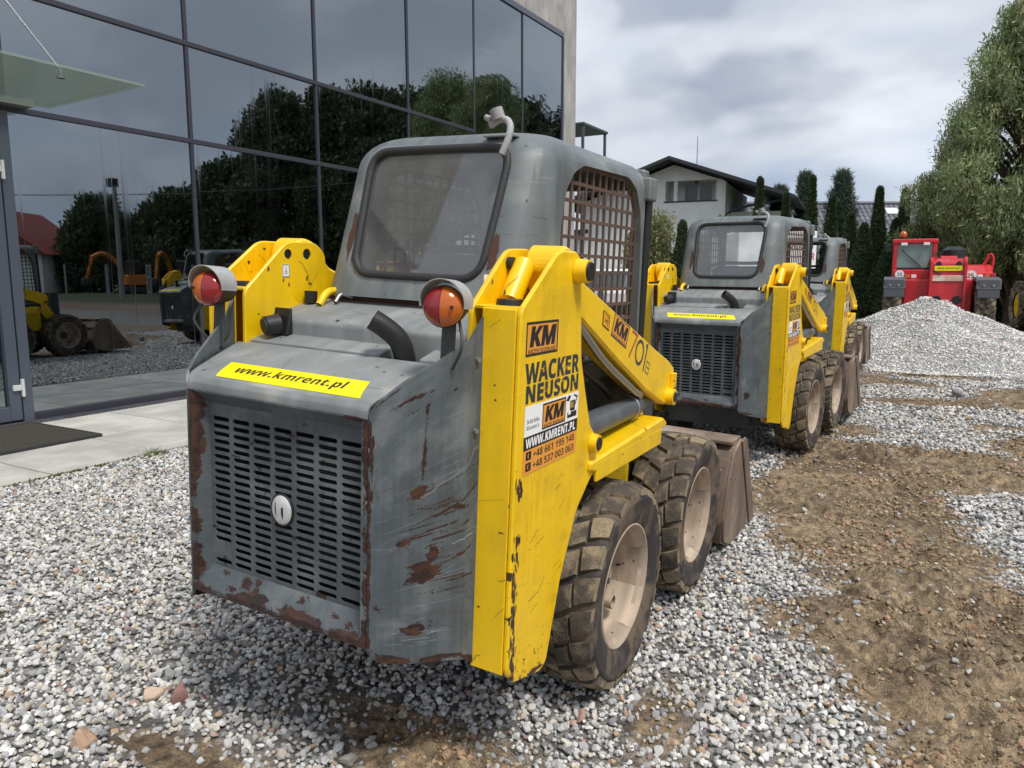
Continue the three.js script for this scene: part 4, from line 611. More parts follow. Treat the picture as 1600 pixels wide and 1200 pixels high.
// ---------- pavement beside the facade ----------
{
  const g = new THREE.Group(); structure(g, 'pavement', 'pale concrete slabs and dark edging bricks along the facade');
  const slabMat = [0, 1, 2].map(k => mat({ map: canvasTex(512, 512, (c, w, h) => grain(c, w, h, (u, v) => { const a = tileFbm(u, v, 4, 5, 500 + k * 31), f = hash(u * w, v * h, k + 9), s = 178 + k * 4 + (a - 0.5) * 50 + (f - 0.5) * 34 - (f > 0.985 ? 50 : 0); return [s * 1.0, s * 0.985, s * 0.945]; }), { repeat: 1.1 }), roughness: 0.9, bumpMap: fineBump, bumpScale: 0.001 }));
  const R = rng(8);
  [[-5.07, -5.953], [-5.965, -6.955]].forEach(([x1, x0], row) => { for (let k = -3; k < 14; k++) { const z = (row ? -2.73 : -2.74) - k * 0.805 + 0.0, y = 0.07 + (R() - 0.5) * 0.004; part(g, 'slab', box(x0, x1, -0.02, y, z - 0.793, z, 0.006), slabMat[(R() * 3) | 0]); } });
  part(g, 'bedding', box(-7.3, -5.09, -0.12, 0.03, -16.5, 0.4, 0.002), mat({ color: lin(0.36, 0.35, 0.32), roughness: 0.95 }));
  part(g, 'mortar_bed', box(-7.2, -6.962, 0.0, 0.0665, -16.4, -2.0, 0.002), mat({ color: lin(0.5, 0.47, 0.4), roughness: 0.95 }));
  const brickMat = [0, 1, 2].map(k => mat({ color: lin(0.05 + k * 0.012, 0.05 + k * 0.011, 0.062 + k * 0.012), roughness: 0.7, bumpMap: fineBump, bumpScale: 0.001 })), bg = box(-0.0475, 0.0475, 0, 0.03, -0.095, 0.095, 0.004), halves = uvBox(bg);
  for (let k = 0; k < 64; k++) for (let r = 0; r < 2; r++) { const m = new THREE.Mesh(halves, brickMat[(R() * 3) | 0]); m.name = 'brick'; m.position.set(-7.018 - r * 0.107, 0.041 + R() * 0.003, -2.2 - k * 0.204 - (r ? 0.1 : 0)); m.castShadow = m.receiveShadow = true; g.add(m); }
  // moss and grass tuft at the slab edge
  const moss = mat({ color: lin(0.075, 0.085, 0.025), roughness: 1 }), l = []; const q = rng(31); for (let i = 0; i < 700; i++) { const z = -2.4 - q() * 2.6, x = -5.06 + q() * 0.03; if (fbm(z * 4, 3, 3, 5) < 0.47 && q() > 0.2) continue; l.push(new THREE.ConeGeometry(0.006 + q() * 0.008, 0.012 + q() * 0.022, 4).rotateX((q() - 0.5) * 1.4).rotateZ((q() - 0.5) * 1.4).translate(x, 0.05 + q() * 0.02, z)); } 
  const gl = []; for (let i = 0; i < 90; i++) { const a = q() * 6.28, b = 0.05 + q() * 0.06; gl.push(new THREE.ConeGeometry(0.0025, b, 3).translate(0, b / 2, 0).rotateX(Math.cos(a) * (0.3 + q() * 0.7)).rotateZ(Math.sin(a) * (0.3 + q() * 0.7)).translate(-5.05 + q() * 0.06, 0.045, -3.43 + (q() - 0.5) * 0.16)); }
  const ms = part(scene, 'moss', merge(l), moss); ms.userData = { kind: 'stuff', label: 'moss in the joint at the slab edge' };
  const tuft = part(scene, 'grass_tuft', merge(gl), mat({ color: lin(0.11, 0.17, 0.03), roughness: 0.9 })); tuft.userData = { kind: 'stuff', label: 'small green grass tuft at the slab edge' };
  // door mat
  const dm = thing('door_mat', 'black rubber lattice door mat on the slabs by the door', 'door mat', [0, 0, 0]), bars = [], x0 = -6.93, x1 = -5.93, z0 = -3.6, z1 = -2.2;
  for (let x = x0; x <= x1 + 0.001; x += 0.04) bars.push(new THREE.BoxGeometry(0.009, 0.018, z1 - z0).translate(x, 0.084, (z0 + z1) / 2)); for (let z = z0; z <= z1 + 0.001; z += 0.04) bars.push(new THREE.BoxGeometry(x1 - x0, 0.0165, 0.009).translate((x0 + x1) / 2, 0.0842, z));
  part(dm, 'lattice', merge(bars), mat({ color: lin(0.075, 0.068, 0.055), roughness: 0.85 })); part(dm, 'backing', box(x0, x1, 0.0715, 0.0745, z0, z1, 0.001), M.dark); for (const x of [x0 - 0.006, x1 + 0.006]) part(dm, 'border', box(x - 0.008, x + 0.008, 0.073, 0.097, z0 - 0.015, z1 + 0.015, 0.003), M.rubber); for (const z of [z0 - 0.008, z1 + 0.008]) part(dm, 'border', box(x0, x1, 0.073, 0.0965, z - 0.008, z + 0.007, 0.003), M.rubber);
}

// ---------- glass-fronted building ----------
const FX = -7.18;
{
  const b = thing('glass_building', 'modern building with dark mirrored glass facade and concrete edge', 'building', [0, 0, 0]);
  const conc = mat({ map: canvasTex(512, 512, (c, w, h) => grain(c, w, h, (u, v) => { const a = tileFbm(u, v, 4, 5, 611), s = tileNoise(u, v * 0.1, 50, 9), f = hash(u * w, v * h, 2), k = 168 + (a - 0.5) * 50 + (s - 0.5) * 22 + (f - 0.5) * 14; return [k, k * 0.985, k * 0.955]; }), { repeat: 0.6 }), roughness: 0.9 });
  const frame = mat({ color: lin(0.055, 0.055, 0.07), roughness: 0.4, metalness: 0.3 }), alu = mat({ color: lin(0.12, 0.135, 0.175), roughness: 0.45, metalness: 0.3 });
  const streaks = canvasTex(512, 512, (c, w, h) => grain(c, w, h, (u, v) => { const s = noise(u * 70, v * 0.8, 3) * 0.5 + noise(u * 190, v * 1.5, 5) * 0.5, k = 255 * clamp(0.012 + Math.max(0, s - 0.64) * 0.5); return [k, k, k]; }), { data: true });
  const glass = phys({ color: lin(0.26, 0.29, 0.315), metalness: 1, roughness: 1, roughnessMap: streaks });
  const wave = canvasTex(512, 512, (c, w, h) => grain(c, w, h, (u, v) => { const k = 255 * fbm(u * 2.5, v * 26, 3, 6); return [k, k, k]; }), { data: true });
  const glassWavy = glass.clone(); glassWavy.bumpMap = wave; glassWavy.bumpScale = 0.0035;
  const zs = [-3.74, -5.62, -7.54, -9.47, -11.32, -13.02, -14.70], top = 6.2, T2 = 2.81, T1 = 3.81, R = rng(14);
  const paneAt = (z1, z0, y0, y1, m = glass) => {   // z1 nearer the camera
    const w = z1 - z0, h = y1 - y0, g = new THREE.BoxGeometry(0.012, h, w); uvRect(g, 'z', -w / 2, w / 2, -h / 2, h / 2); const p = part(b, 'pane', g, m, { uv: 1 }); p.position.set(FX - 0.006, (y0 + y1) / 2, (z0 + z1) / 2); p.rotation.set(0, (R() - 0.5) * 0.006, (R() - 0.5) * 0.004); return p;
  };
  for (let i = 0; i < 6; i++) {
    const za = zs[i] - 0.018, zb = zs[i + 1] + 0.018;
    if (i < 4) { paneAt(za, zb, 0.13, T2 - 0.02); paneAt(za, zb, T2 + 0.02, T1 - 0.02); paneAt(za, zb, T1 + 0.02, top); } else paneAt(za, zb, 0.13, top, glassWavy);
  }
  for (let i = 1; i < 7; i++) part(b, 'mullion', box(FX - 0.05, FX + (i > 3 ? 0.012 : 0.02), 0.13, top, zs[i] - 0.02, zs[i] + 0.02, 0.004), frame);
  for (const [y, z] of [[T2, zs[4]], [T1, zs[4]]]) part(b, 'transom', box(FX - 0.05, FX + 0.026, y - 0.024, y + 0.024, z + 0.02, 1.2, 0.004), frame);
  part(b, 'bottom_rail', box(FX - 0.1, FX + 0.03, 0.06, 0.135, zs[6], zs[0], 0.006), frame);
  part(b, 'top_rail', box(FX - 0.08, FX + 0.03, top - 0.002, top + 0.1, zs[6] - 0.04, 1.2, 0.006), alu);
  part(b, 'end_rail', box(FX - 0.08, FX + 0.03, 0.06, top - 0.004, zs[6] - 0.06, zs[6] - 0.019, 0.006), alu);
  part(b, 'concrete_wall', box(FX - 0.4, FX + 0.02, -0.1, 9.2, -15.36, zs[6] - 0.062, 0.01), conc);
  part(b, 'concrete_band', box(FX - 0.4, FX + 0.018, top + 0.102, 9.2, zs[6] - 0.06, 5, 0.01), conc);
  part(b, 'building_core', box(FX - 9, FX - 0.11, -0.1, 9.15, -15.34, 5, 0.01), conc);
  // door and the glazing to the left of it
  part(b, 'door_jamb', box(FX - 0.06, FX + 0.05, 0.06, T2 - 0.026, zs[0] + 0.0, zs[0] + 0.09, 0.006), alu);
  const door = part(b, 'door', merge([box(FX - 0.03, FX + 0.045, 0.09, T2 - 0.03, zs[0] + 0.1, zs[0] + 0.2, 0.006), box(FX - 0.03, FX + 0.045, 0.09, T2 - 0.03, zs[0] + 1.0, zs[0] + 1.1, 0.006), box(FX - 0.03, FX + 0.045, 0.09, 0.22, zs[0] + 0.2, zs[0] + 1.0, 0.006), box(FX - 0.03, FX + 0.045, T2 - 0.13, T2 - 0.03, zs[0] + 0.2, zs[0] + 1.0, 0.006)]), alu);
  const hw = M.white; part(door, 'hinge', merge([box(FX + 0.046, FX + 0.075, 0.3, 0.46, zs[0] + 0.075, zs[0] + 0.1, 0.004), box(FX + 0.046, FX + 0.07, 0.36, 0.41, zs[0] + 0.1, zs[0] + 0.17, 0.004)]), hw); part(door, 'hinge', merge([box(FX + 0.046, FX + 0.075, 2.2, 2.36, zs[0] + 0.075, zs[0] + 0.1, 0.004), box(FX + 0.046, FX + 0.07, 2.26, 2.31, zs[0] + 0.1, zs[0] + 0.17, 0.004)]), hw);
  const dg = paneAt(zs[0] + 1.0, zs[0] + 0.2, 0.22, T2 - 0.13); dg.name = 'door_pane';
  part(b, 'door_letter', merge([box(FX + 0.046, FX + 0.049, 1.62, 1.75, zs[0] + 0.255, zs[0] + 0.275, 0.001), ...[1.62, 1.675, 1.73].map(y => box(FX + 0.046, FX + 0.0495, y, y + 0.02, zs[0] + 0.195, zs[0] + 0.255, 0.001))]), M.white, { label: 'white letter E on the door' });
  paneAt(zs[0] - 0.02 + 0.02, 1.1 - 4.84, T2 + 0.03, T1 - 0.03); paneAt(1.1, zs[0] + 0.02, T2 + 0.03, T1 - 0.03); paneAt(1.1, zs[0] + 0.02, T1 + 0.03, top); paneAt(1.1, zs[0] + 1.14, 0.13, T2 - 0.03);
  part(b, 'mullion', box(FX - 0.05, FX + 0.02, T2 + 0.026, top, zs[0] - 0.018, zs[0] + 0.018, 0.004), frame);
  // glass canopy on a stay
  const can = thing('glass_canopy', 'thin frosted glass door canopy hung from a steel rod', 'canopy', [0, 0, 0]);
  const y = 2.86; part(can, 'glass_plate', (() => { const g = new THREE.BoxGeometry(1.36, 0.018, 2.6); return g.rotateZ(0.02).translate(FX + 0.85, y, -2.72); })(), phys({ color: lin(0.78, 0.85, 0.78), transmission: 0.85, thickness: 0, roughness: 0.12, ior: 1.5 }));
  part(can, 'edge_strip', box(FX + 0.02, FX + 0.17, y - 0.035, y + 0.02, -3.9, -1.4, 0.004), M.steel);
  part(can, 'stay_rod', rod([-5.83, y + 0.03, -3.46], [FX + 0.03, y + 1.25, -3.46], 0.009, 0.009, 10), M.steel); part(can, 'rod_clamp', merge([rod([-5.83, y - 0.03, -3.46], [-5.83, y + 0.045, -3.46], 0.012, 0.012, 12), rod([-5.83, y - 0.03, -3.46], [-5.83, y - 0.02, -3.46], 0.03, 0.03, 16)]), M.steel);
  // small balcony roof behind the building
  const pg = thing('balcony_frame', 'small dark steel balcony frame beyond the concrete edge', 'balcony', [-8.0, 0, -17.4]);
  part(pg, 'roof', box(-1.6, 0.25, 4.94, 5.0, -1.2, 0.3, 0.01), mat({ color: lin(0.06, 0.09, 0.08), roughness: 0.6 })); for (const [x, z] of [[0.2, 0.25], [0.2, -1.1], [-0.1, 0.25]]) part(pg, 'balcony_post', box(x - 0.03, x + 0.03, 0, 4.94, z - 0.03, z + 0.03, 0.004), M.fender); part(pg, 'handrail', box(-1.6, 0.16, 3.9, 3.95, 0.23, 0.27, 0.004), M.fender);
}

// ---------- gravel pile ----------
{
  const hp = thing('gravel_pile', 'low cone of fresh white gravel in front of the red machine', 'gravel pile', [-0.2, 0, -14.4]);
  const hY = (x, z) => { const r = Math.hypot(x / 2.6, z / 2.2), n = fbm(x * 1.4 + 9, z * 1.4, 3, 61) - 0.5; return 0.86 * Math.max(0, 1 - r ** 1.25) ** 1.1 * (1 + n * 0.5) * (r < 1 ? 1 : 0) + (r < 1.05 ? n * 0.06 : -0.05) - 0.0; }, N = 60, pos = [], idx = [];
  for (let j = 0; j <= N; j++) for (let i = 0; i <= N; i++) { const x = (i / N - 0.5) * 5.4, z = (j / N - 0.5) * 4.8; pos.push(x, hY(x, z), z); if (i < N && j < N) { const a = j * (N + 1) + i; idx.push(a, a + N + 1, a + 1, a + 1, a + N + 1, a + N + 2); } }
  const g = new THREE.BufferGeometry(); g.setAttribute('position', new THREE.Float32BufferAttribute(pos, 3)); g.setIndex(idx); g.computeVertexNormals(); part(hp, 'mound', g, mat({ color: lin(0.36, 0.36, 0.355), roughness: 0.95, bumpMap: fineBump, bumpScale: 0.02 }));
  const R = rng(909), l = []; for (let i = 0; i < 36000; i++) { const a = R() * 6.283, r = Math.sqrt(R()) * 1.1, x = Math.cos(a) * r * 2.6, z = Math.sin(a) * r * 2.2; if (z < -1.2) continue; const s = 0.024 + R() * R() * 0.03; l.push([x, Math.max(0, hY(x, z)) + s * 0.2, z, s, 1.25]); }
  pebbles(hp, 'pile_stones', l, 123, 0, 4);
}

// ---------- foliage ----------
function leafClump(seed, n, len, wid, spread, droop = 0) {
  const R = rng(seed), pos = [], nor = [], uv = [], q = new THREE.Quaternion(), e = new THREE.Euler(), up = new THREE.Vector3();
  for (let i = 0; i < n; i++) {
    e.set((R() - 0.5) * 2.4 - droop, R() * 6.283, (R() - 0.5) * 2.4); q.setFromEuler(e); const o = new THREE.Vector3(R() - 0.5, R() - 0.5, R() - 0.5).multiplyScalar(spread), s = 0.7 + R() * 0.6;
    const L = [[0, 0, 0], [wid * s, len * 0.45 * s, wid * 0.25], [0, len * s, 0], [-wid * s, len * 0.45 * s, wid * 0.25]].map(p => new THREE.Vector3(...p).applyQuaternion(q).add(o)); up.set(0, 0, 1).applyQuaternion(q);
    for (const k of [0, 1, 2, 0, 2, 3]) { pos.push(...L[k].toArray()); nor.push(up.x, up.y, up.z); uv.push(0, 0); }
  }
  const g = new THREE.BufferGeometry(); g.setAttribute('position', new THREE.Float32BufferAttribute(pos, 3)); g.setAttribute('normal', new THREE.Float32BufferAttribute(nor, 3)); g.setAttribute('uv', new THREE.Float32BufferAttribute(uv, 2)); return g;
}
const leafMat = phys({ color: 0xffffff, roughness: 0.75, transmission: 0.25, thickness: 0, side: THREE.DoubleSide }), barkMat = mat({ map: paintTile([92, 80, 66], 81, { dust: [60, 56, 48], dustK: 0.8, chip: 80, scr: 120, streak: 0.5 }), roughness: 0.95, bumpMap: fineBump, bumpScale: 0.02 });
const clumps = { broad: leafClump(1, 9, 0.13, 0.045, 0.32), narrow: leafClump(2, 14, 0.12, 0.015, 0.3, 0.3), thuja: leafClump(3, 9, 0.15, 0.022, 0.14), far: leafClump(4, 12, 0.28, 0.09, 0.8), pine: leafClump(5, 16, 0.2, 0.009, 0.14) };
function crown(parent, clump, pts, tint, seed, sc = 1) {
  const R = rng(seed), im = new THREE.InstancedMesh(clumps[clump], leafMat, pts.length), m = new THREE.Matrix4(), q = new THREE.Quaternion(), e = new THREE.Euler(), s = new THREE.Vector3(), c = new THREE.Color();
  pts.forEach((p, i) => { const k = sc * (0.7 + R() * 0.6); e.set((R() - 0.5) * 0.9, R() * 6.28, (R() - 0.5) * 0.9); m.compose(vec(p), q.setFromEuler(e), s.set(k, k, k)); im.setMatrixAt(i, m); const v = 0.65 + R() * 0.7, y = R() < 0.12 ? 1.3 : 1; im.setColorAt(i, c.setRGB(tint[0] * v * y, tint[1] * v, tint[2] * v)); });
  im.name = 'crown'; im.userData.kind = 'stuff'; im.castShadow = im.receiveShadow = true; parent.add(im); return im;
}
function broadTree(name, label, x, z, h, rad, { tint = [0.085, 0.125, 0.04], clump = 'broad', n = 5000, lobes = 26, seed = 1, trunk = 0.16, low = 0.25, lobeR = 0.3, group, sc = 1 } = {}) {
  const t = thing(name, label, 'tree', [x, 0, z], 0, group), R = rng(seed), pts = [], limbs = [], L = [];
  limbs.push(bend([[0, -0.1, 0], [(R() - 0.5) * 0.3, h * 0.3, (R() - 0.5) * 0.3], [(R() - 0.5) * 0.5, h * 0.6, (R() - 0.5) * 0.5], [(R() - 0.5) * 0.6, h * 0.88, (R() - 0.5) * 0.6]], trunk, 12, 8));
  const tp = limbs[0].attributes.position; for (let i = 0; i < tp.count; i++) { const k = lerp(1.15, 0.25, clamp(tp.getY(i) / h)); tp.setX(i, tp.getX(i) * k); tp.setZ(i, tp.getZ(i) * k); }
  for (let k = 0; k < lobes; k++) { const v = k / lobes, y = h * lerp(low, 0.97, v), env = rad * (v < 0.32 ? lerp(0.7, 1, v / 0.32) : 0.06 + 0.94 * (1 - (v - 0.32) / 0.68) ** 0.8) * (0.42 + R() * 0.6), a = k * 2.4 + R() * 1.2; const c = [Math.cos(a) * env, y + (R() - 0.5) * 0.4, Math.sin(a) * env]; L.push([c, rad * lobeR * (0.65 + R() * 0.7)]); limbs.push(bend([[0, y - h * 0.16, 0], [c[0] * 0.5, y - h * 0.05, c[2] * 0.5], c], trunk * 0.22, 6, 5)); }
  for (let i = 0; i < n; i++) { const [c, r] = L[(R() * L.length) | 0]; const u = new THREE.Vector3(R() - 0.5, R() - 0.5, R() - 0.5).normalize(), d = r * (0.35 + 0.75 * Math.sqrt(R())); pts.push([c[0] + u.x * d, c[1] + u.y * d * 0.95, c[2] + u.z * d]); }
  part(t, 'trunk', merge(limbs), barkMat); crown(t, clump, pts, tint, seed + 5, sc); return t;
}
// large willow-like tree on the right
broadTree('willow_tree', 'tall loose pale green tree towering at the right edge', 1.75, -26.6, 9.0, 2.9, { n: 12500, clump: 'narrow', lobes: 120, seed: 21, trunk: 0.2, low: 0.16, lobeR: 0.165, tint: [0.27, 0.34, 0.15], sc: 1.0 });
broadTree('willow_tree', 'lower pale green tree beside the tall one, behind the red machine', 0.2, -27.4, 5.4, 1.5, { n: 4600, clump: 'narrow', lobes: 44, seed: 27, trunk: 0.1, low: 0.2, lobeR: 0.24, tint: [0.27, 0.32, 0.14] });
broadTree('willow_tree', 'pale green tree just past the tall one, cut by the frame edge', 5.0, -28.5, 9.6, 3.0, { n: 12000, clump: 'narrow', lobes: 46, seed: 29, trunk: 0.2, low: 0.15, lobeR: 0.22, tint: [0.25, 0.32, 0.14], sc: 1.15 });
function thuja(label, x, z, h, r, seed, group, tint = [0.05, 0.09, 0.028]) {
  const t = thing('thuja', label, 'conifer', [x, 0, z], 0, group), R = rng(seed), pts = [], n = Math.round(2900 * h * r);
  for (let i = 0; i < n; i++) { const v = Math.pow(R(), 0.8), y = h * v, a = R() * 6.283, env = r * Math.min(1, 1.12 * Math.pow(1 - v, 1.0) + 0.01) * (v < 0.06 ? 0.85 : 1) * (1 + 0.16 * Math.sin(a * 3 + y * 2.3 + seed)), d = env * (0.34 + 0.7 * Math.sqrt(R())); pts.push([Math.cos(a) * d, y, Math.sin(a) * d]); }
  part(t, 'trunk', rod([0, 0, 0], [0, h * 0.92, 0], 0.06, 0.01, 8), barkMat);
  crown(t, 'thuja', pts, tint, seed + 3, 0.75); return t;
}
const hedge = 'conical thujas in the hedge row';
[['thuja with its tip against the dark eave of the white house', -6.0, -28.5, 4.75, 0.4], ['narrow thuja to the right of the white house eave', -5.35, -30.0, 4.35, 0.34], ['tall slim thuja between the white house and the tiled roof', -4.36, -29.4, 4.8, 0.36], ['thuja in front of the left end of the tiled roof', -3.72, -29.7, 4.1, 0.42], ['broad thuja just right of the farthest loader', -2.95, -28.6, 3.4, 0.5], ['thuja with pointed tip before the tiled roof, left of the red cab', -2.17, -29.4, 4.3, 0.48], ['thuja with tip under the roof light, above the red cab', -1.4, -29.9, 4.25, 0.42]].forEach(([l, x, z, h, r], i) => thuja(l, x, z, h, r, 300 + i * 7, hedge));
['low dense thuja filling the hedge left of the red cab', 'low dense thuja filling the hedge right behind the red cab', 'dense dark thuja behind the red machine engine hood', 'dense dark thuja right of the red machine', 'dense dark thuja beside the yellow wheel loader', 'dense dark thuja behind the yellow wheel loader', 'dense dark thuja past the right frame edge'].forEach((l, i) => thuja(l, -2.5 + i * 0.98, -28.3 + (i % 2) * 0.4, [3.0, 3.1, 2.9, 3.3, 3.0, 3.2, 3.1][i], 0.8, 400 + i * 5, 'hedge thujas grown together'));
thuja('dark thuja left of the middle loader cab, before the white house', -6.35, -20.6, 2.75, 0.42, 511);
broadTree('shrub', 'pale feathery shrub before the arch of the white house', -7.3, -21.0, 2.6, 0.75, { n: 2600, clump: 'narrow', lobes: 16, seed: 61, trunk: 0.03, low: 0.15, lobeR: 0.5, tint: [0.22, 0.24, 0.1] });
broadTree('shrub', 'low pale shrub whose tips rise behind the middle loader cab', -5.6, -22.5, 2.75, 0.9, { n: 2200, clump: 'narrow', lobes: 14, seed: 63, trunk: 0.03, low: 0.3, lobeR: 0.4, tint: [0.2, 0.22, 0.1] });
{ // pines beyond the hedge
  const pine = (label, x, z, h, r, seed) => { const t = thing('pine_tree', label, 'tree', [x, 0, z], 0, 'dark pines behind the hedge'), R = rng(seed), pts = [], br = [rod([0, 0, 0], [0, h, 0], 0.14, 0.02, 8)]; for (let k = 0; k < 42; k++) { const v = 0.52 + 0.48 * k / 42, a = k * 2.4, l = r * Math.pow(1 - v, 0.6) * (0.6 + R() * 0.7) + 0.15, y = h * v, e = [Math.cos(a) * l, y + l * 0.35, Math.sin(a) * l]; br.push(rod([0, y, 0], e, 0.03, 0.008, 5)); for (let i = 0; i < 22; i++) { const u = 0.3 + R() * 0.75; pts.push([e[0] * u + (R() - 0.5) * 0.3, lerp(y, e[1], u) + (R() - 0.5) * 0.3, e[2] * u + (R() - 0.5) * 0.3]); } } part(t, 'trunk', merge(br), barkMat); crown(t, 'pine', pts, [0.05, 0.085, 0.05], seed + 2, 1.3); };
  pine('dark pine rising left of the tiled roof', -7.2, -46, 6.9, 0.6, 71); pine('blue-green pine with upright shoots over the tiled roof', -4.75, -41.6, 6.3, 0.85, 73); pine('smaller pine between the white house and the slim thuja', -8.0, -43, 5.9, 0.6, 75);
}

// ---------- houses ----------
const plaster = mat({ map: canvasTex(512, 512, (c, w, h) => grain(c, w, h, (u, v) => { const a = tileFbm(u, v, 4, 5, 711), f = hash(u * w, v * h, 4), k = 236 + (a - 0.5) * 22 + (f - 0.5) * 8; return [k, k, k * 0.985]; }), { repeat: 0.5 }), roughness: 0.9 });
const roofDark = mat({ color: lin(0.03, 0.033, 0.04), roughness: 0.7 }), soffit = mat({ color: lin(0.035, 0.036, 0.042), roughness: 0.8 }), winGlass = phys({ color: lin(0.2, 0.23, 0.24), roughness: 0.05, metalness: 0.6, clearcoat: 1 }), winFrame = mat({ color: lin(0.6, 0.6, 0.6), roughness: 0.5 });
{
  // local axes: x to the right along the gable, z toward the viewer; origin at the front right corner of the gable wall
  const h = thing('white_house', 'white rendered two-storey house with dark overhanging roof and recessed balcony', 'house', [-9.75, 0, -38.5], 0.1);
  const w = 7.4, lx = (a) => -w + a, rx = -2.6;        // ridge line at local x = rx
  const wall = (x0, x1, y0, y1, z0, z1) => part(h, 'wall', box(x0, x1, y0, y1, z0, z1, 0.01), plaster);
  const slope = 0.355, ridge = 7.02, ry = (x) => ridge - Math.abs(x - rx) * slope;
  const front = (pts, holes = []) => { const s = new THREE.Shape(); pts.forEach((p, i) => i ? s.lineTo(...p) : s.moveTo(...p)); for (const [x0, x1, y0, y1, arch] of holes) { const q = new THREE.Path(); q.moveTo(x0, y0); q.lineTo(x1, y0); if (arch) { q.lineTo(x1, y1 - (x1 - x0) / 2); q.absarc((x0 + x1) / 2, y1 - (x1 - x0) / 2, (x1 - x0) / 2, 0, Math.PI, false); } else { q.lineTo(x1, y1); q.lineTo(x0, y1); } q.closePath(); s.holes.push(q); } return new THREE.ExtrudeGeometry(s, { depth: 0.4, bevelEnabled: false, curveSegments: 12 }); };
  part(h, 'gable_wall', front([[-w, 0], [0, 0], [0, ry(0) - 0.12], [rx, ridge - 0.12], [-w, ry(-w) - 0.12]], [[-3.0, -0.45, 5.1, 6.1], [-5.1, -3.15, 0.4, 3.9, true]]).translate(0, 0, -0.4), plaster);
  wall(-0.36, 0, 0, ry(0) - 0.14, -8, -0.401); part(h, 'back_wall', front([[-w, 0], [0, 0], [0, ry(0) - 0.12], [rx, ridge - 0.12], [-w, ry(-w) - 0.12]]).translate(0, 0, -8.4), plaster); wall(-w, -w + 0.36, 0, ry(-w) - 0.14, -8, -0.401);
  wall(-3.3, -0.362, 4.9, 6.3, -1.6, -1.4); part(h, 'balcony_floor', box(-3.2, -0.362, 4.98, 5.098, -1.39, -0.401, 0.004), plaster); part(h, 'balcony_side', box(-3.21, -3.01, 5.1, 6.5, -1.39, -0.402, 0.004), plaster); part(h, 'balcony_edge', box(-3.05, -0.4, 5.04, 5.095, 0.002, 0.06, 0.004), roofDark);
  part(h, 'balcony_column', rod([-2.5, 5.1, -0.2], [-2.5, 6.1, -0.2], 0.11, 0.11, 14), plaster);
  const wi = part(h, 'window', box(-2.3, -0.8, 5.13, 6.05, -1.398, -1.33, 0.01), winFrame); part(wi, 'window_pane', box(-2.22, -1.62, 5.2, 5.98, -1.335, -1.322, 0.002), winGlass); part(wi, 'window_pane', box(-1.5, -0.88, 5.2, 5.98, -1.335, -1.322, 0.002), winGlass);
  part(h, 'garage_back', box(-5.3, -3.0, 0.3, 4.1, -1.2, -1.1, 0.01), soffit);
  // roof: two slabs with wide eaves
  const slab = (x0, x1) => { const s = new THREE.Shape(); s.moveTo(x0, ry(x0)); s.lineTo(x1, ry(x1)); s.lineTo(x1, ry(x1) + 0.16); s.lineTo(x0, ry(x0) + 0.16); s.closePath(); return new THREE.ExtrudeGeometry(s, { depth: 10.2, bevelEnabled: false }).translate(0, 0, -9.0); };
  part(h, 'roof', slab(rx, 3.3), roofDark); part(h, 'roof', slab(-w - 1.2, rx), roofDark); part(h, 'gutter', rod([3.34, ry(3.3) + 0.05, 1.2], [3.34, ry(3.3) + 0.05, -9], 0.07, 0.07, 8), roofDark);
  part(h, 'downpipe', bend([[2.9, ry(3.2) - 0.02, 0.6], [1.0, ry(3.3) - 0.25, 0.3], [0.12, ry(3.3) - 0.55, 0.12], [0.1, 2.6, 0.1], [0.1, 0, 0.1]], 0.06, 30, 8), roofDark);
  part(h, 'side_extension', box(0.02, 2.6, 0, 4.6, -8, -1.8, 0.02), plaster);
  part(h, 'antenna', rod([-2.2, ridge, -4], [-2.2, ridge + 1.9, -4], 0.025, 0.015, 6), M.fender); part(h, 'wall_lamp', new THREE.SphereGeometry(0.09, 12, 8).translate(-1.7, 6.16, -1.35), M.fender);
  part(h, 'left_wing', box(-w - 5, -w - 0.01, 0, 3.6, -6, -0.5, 0.02), plaster); part(h, 'left_wing_roof', box(-w - 5.4, -w + 0.3, 3.62, 3.8, -6.4, 0.1, 0.02), roofDark);
}
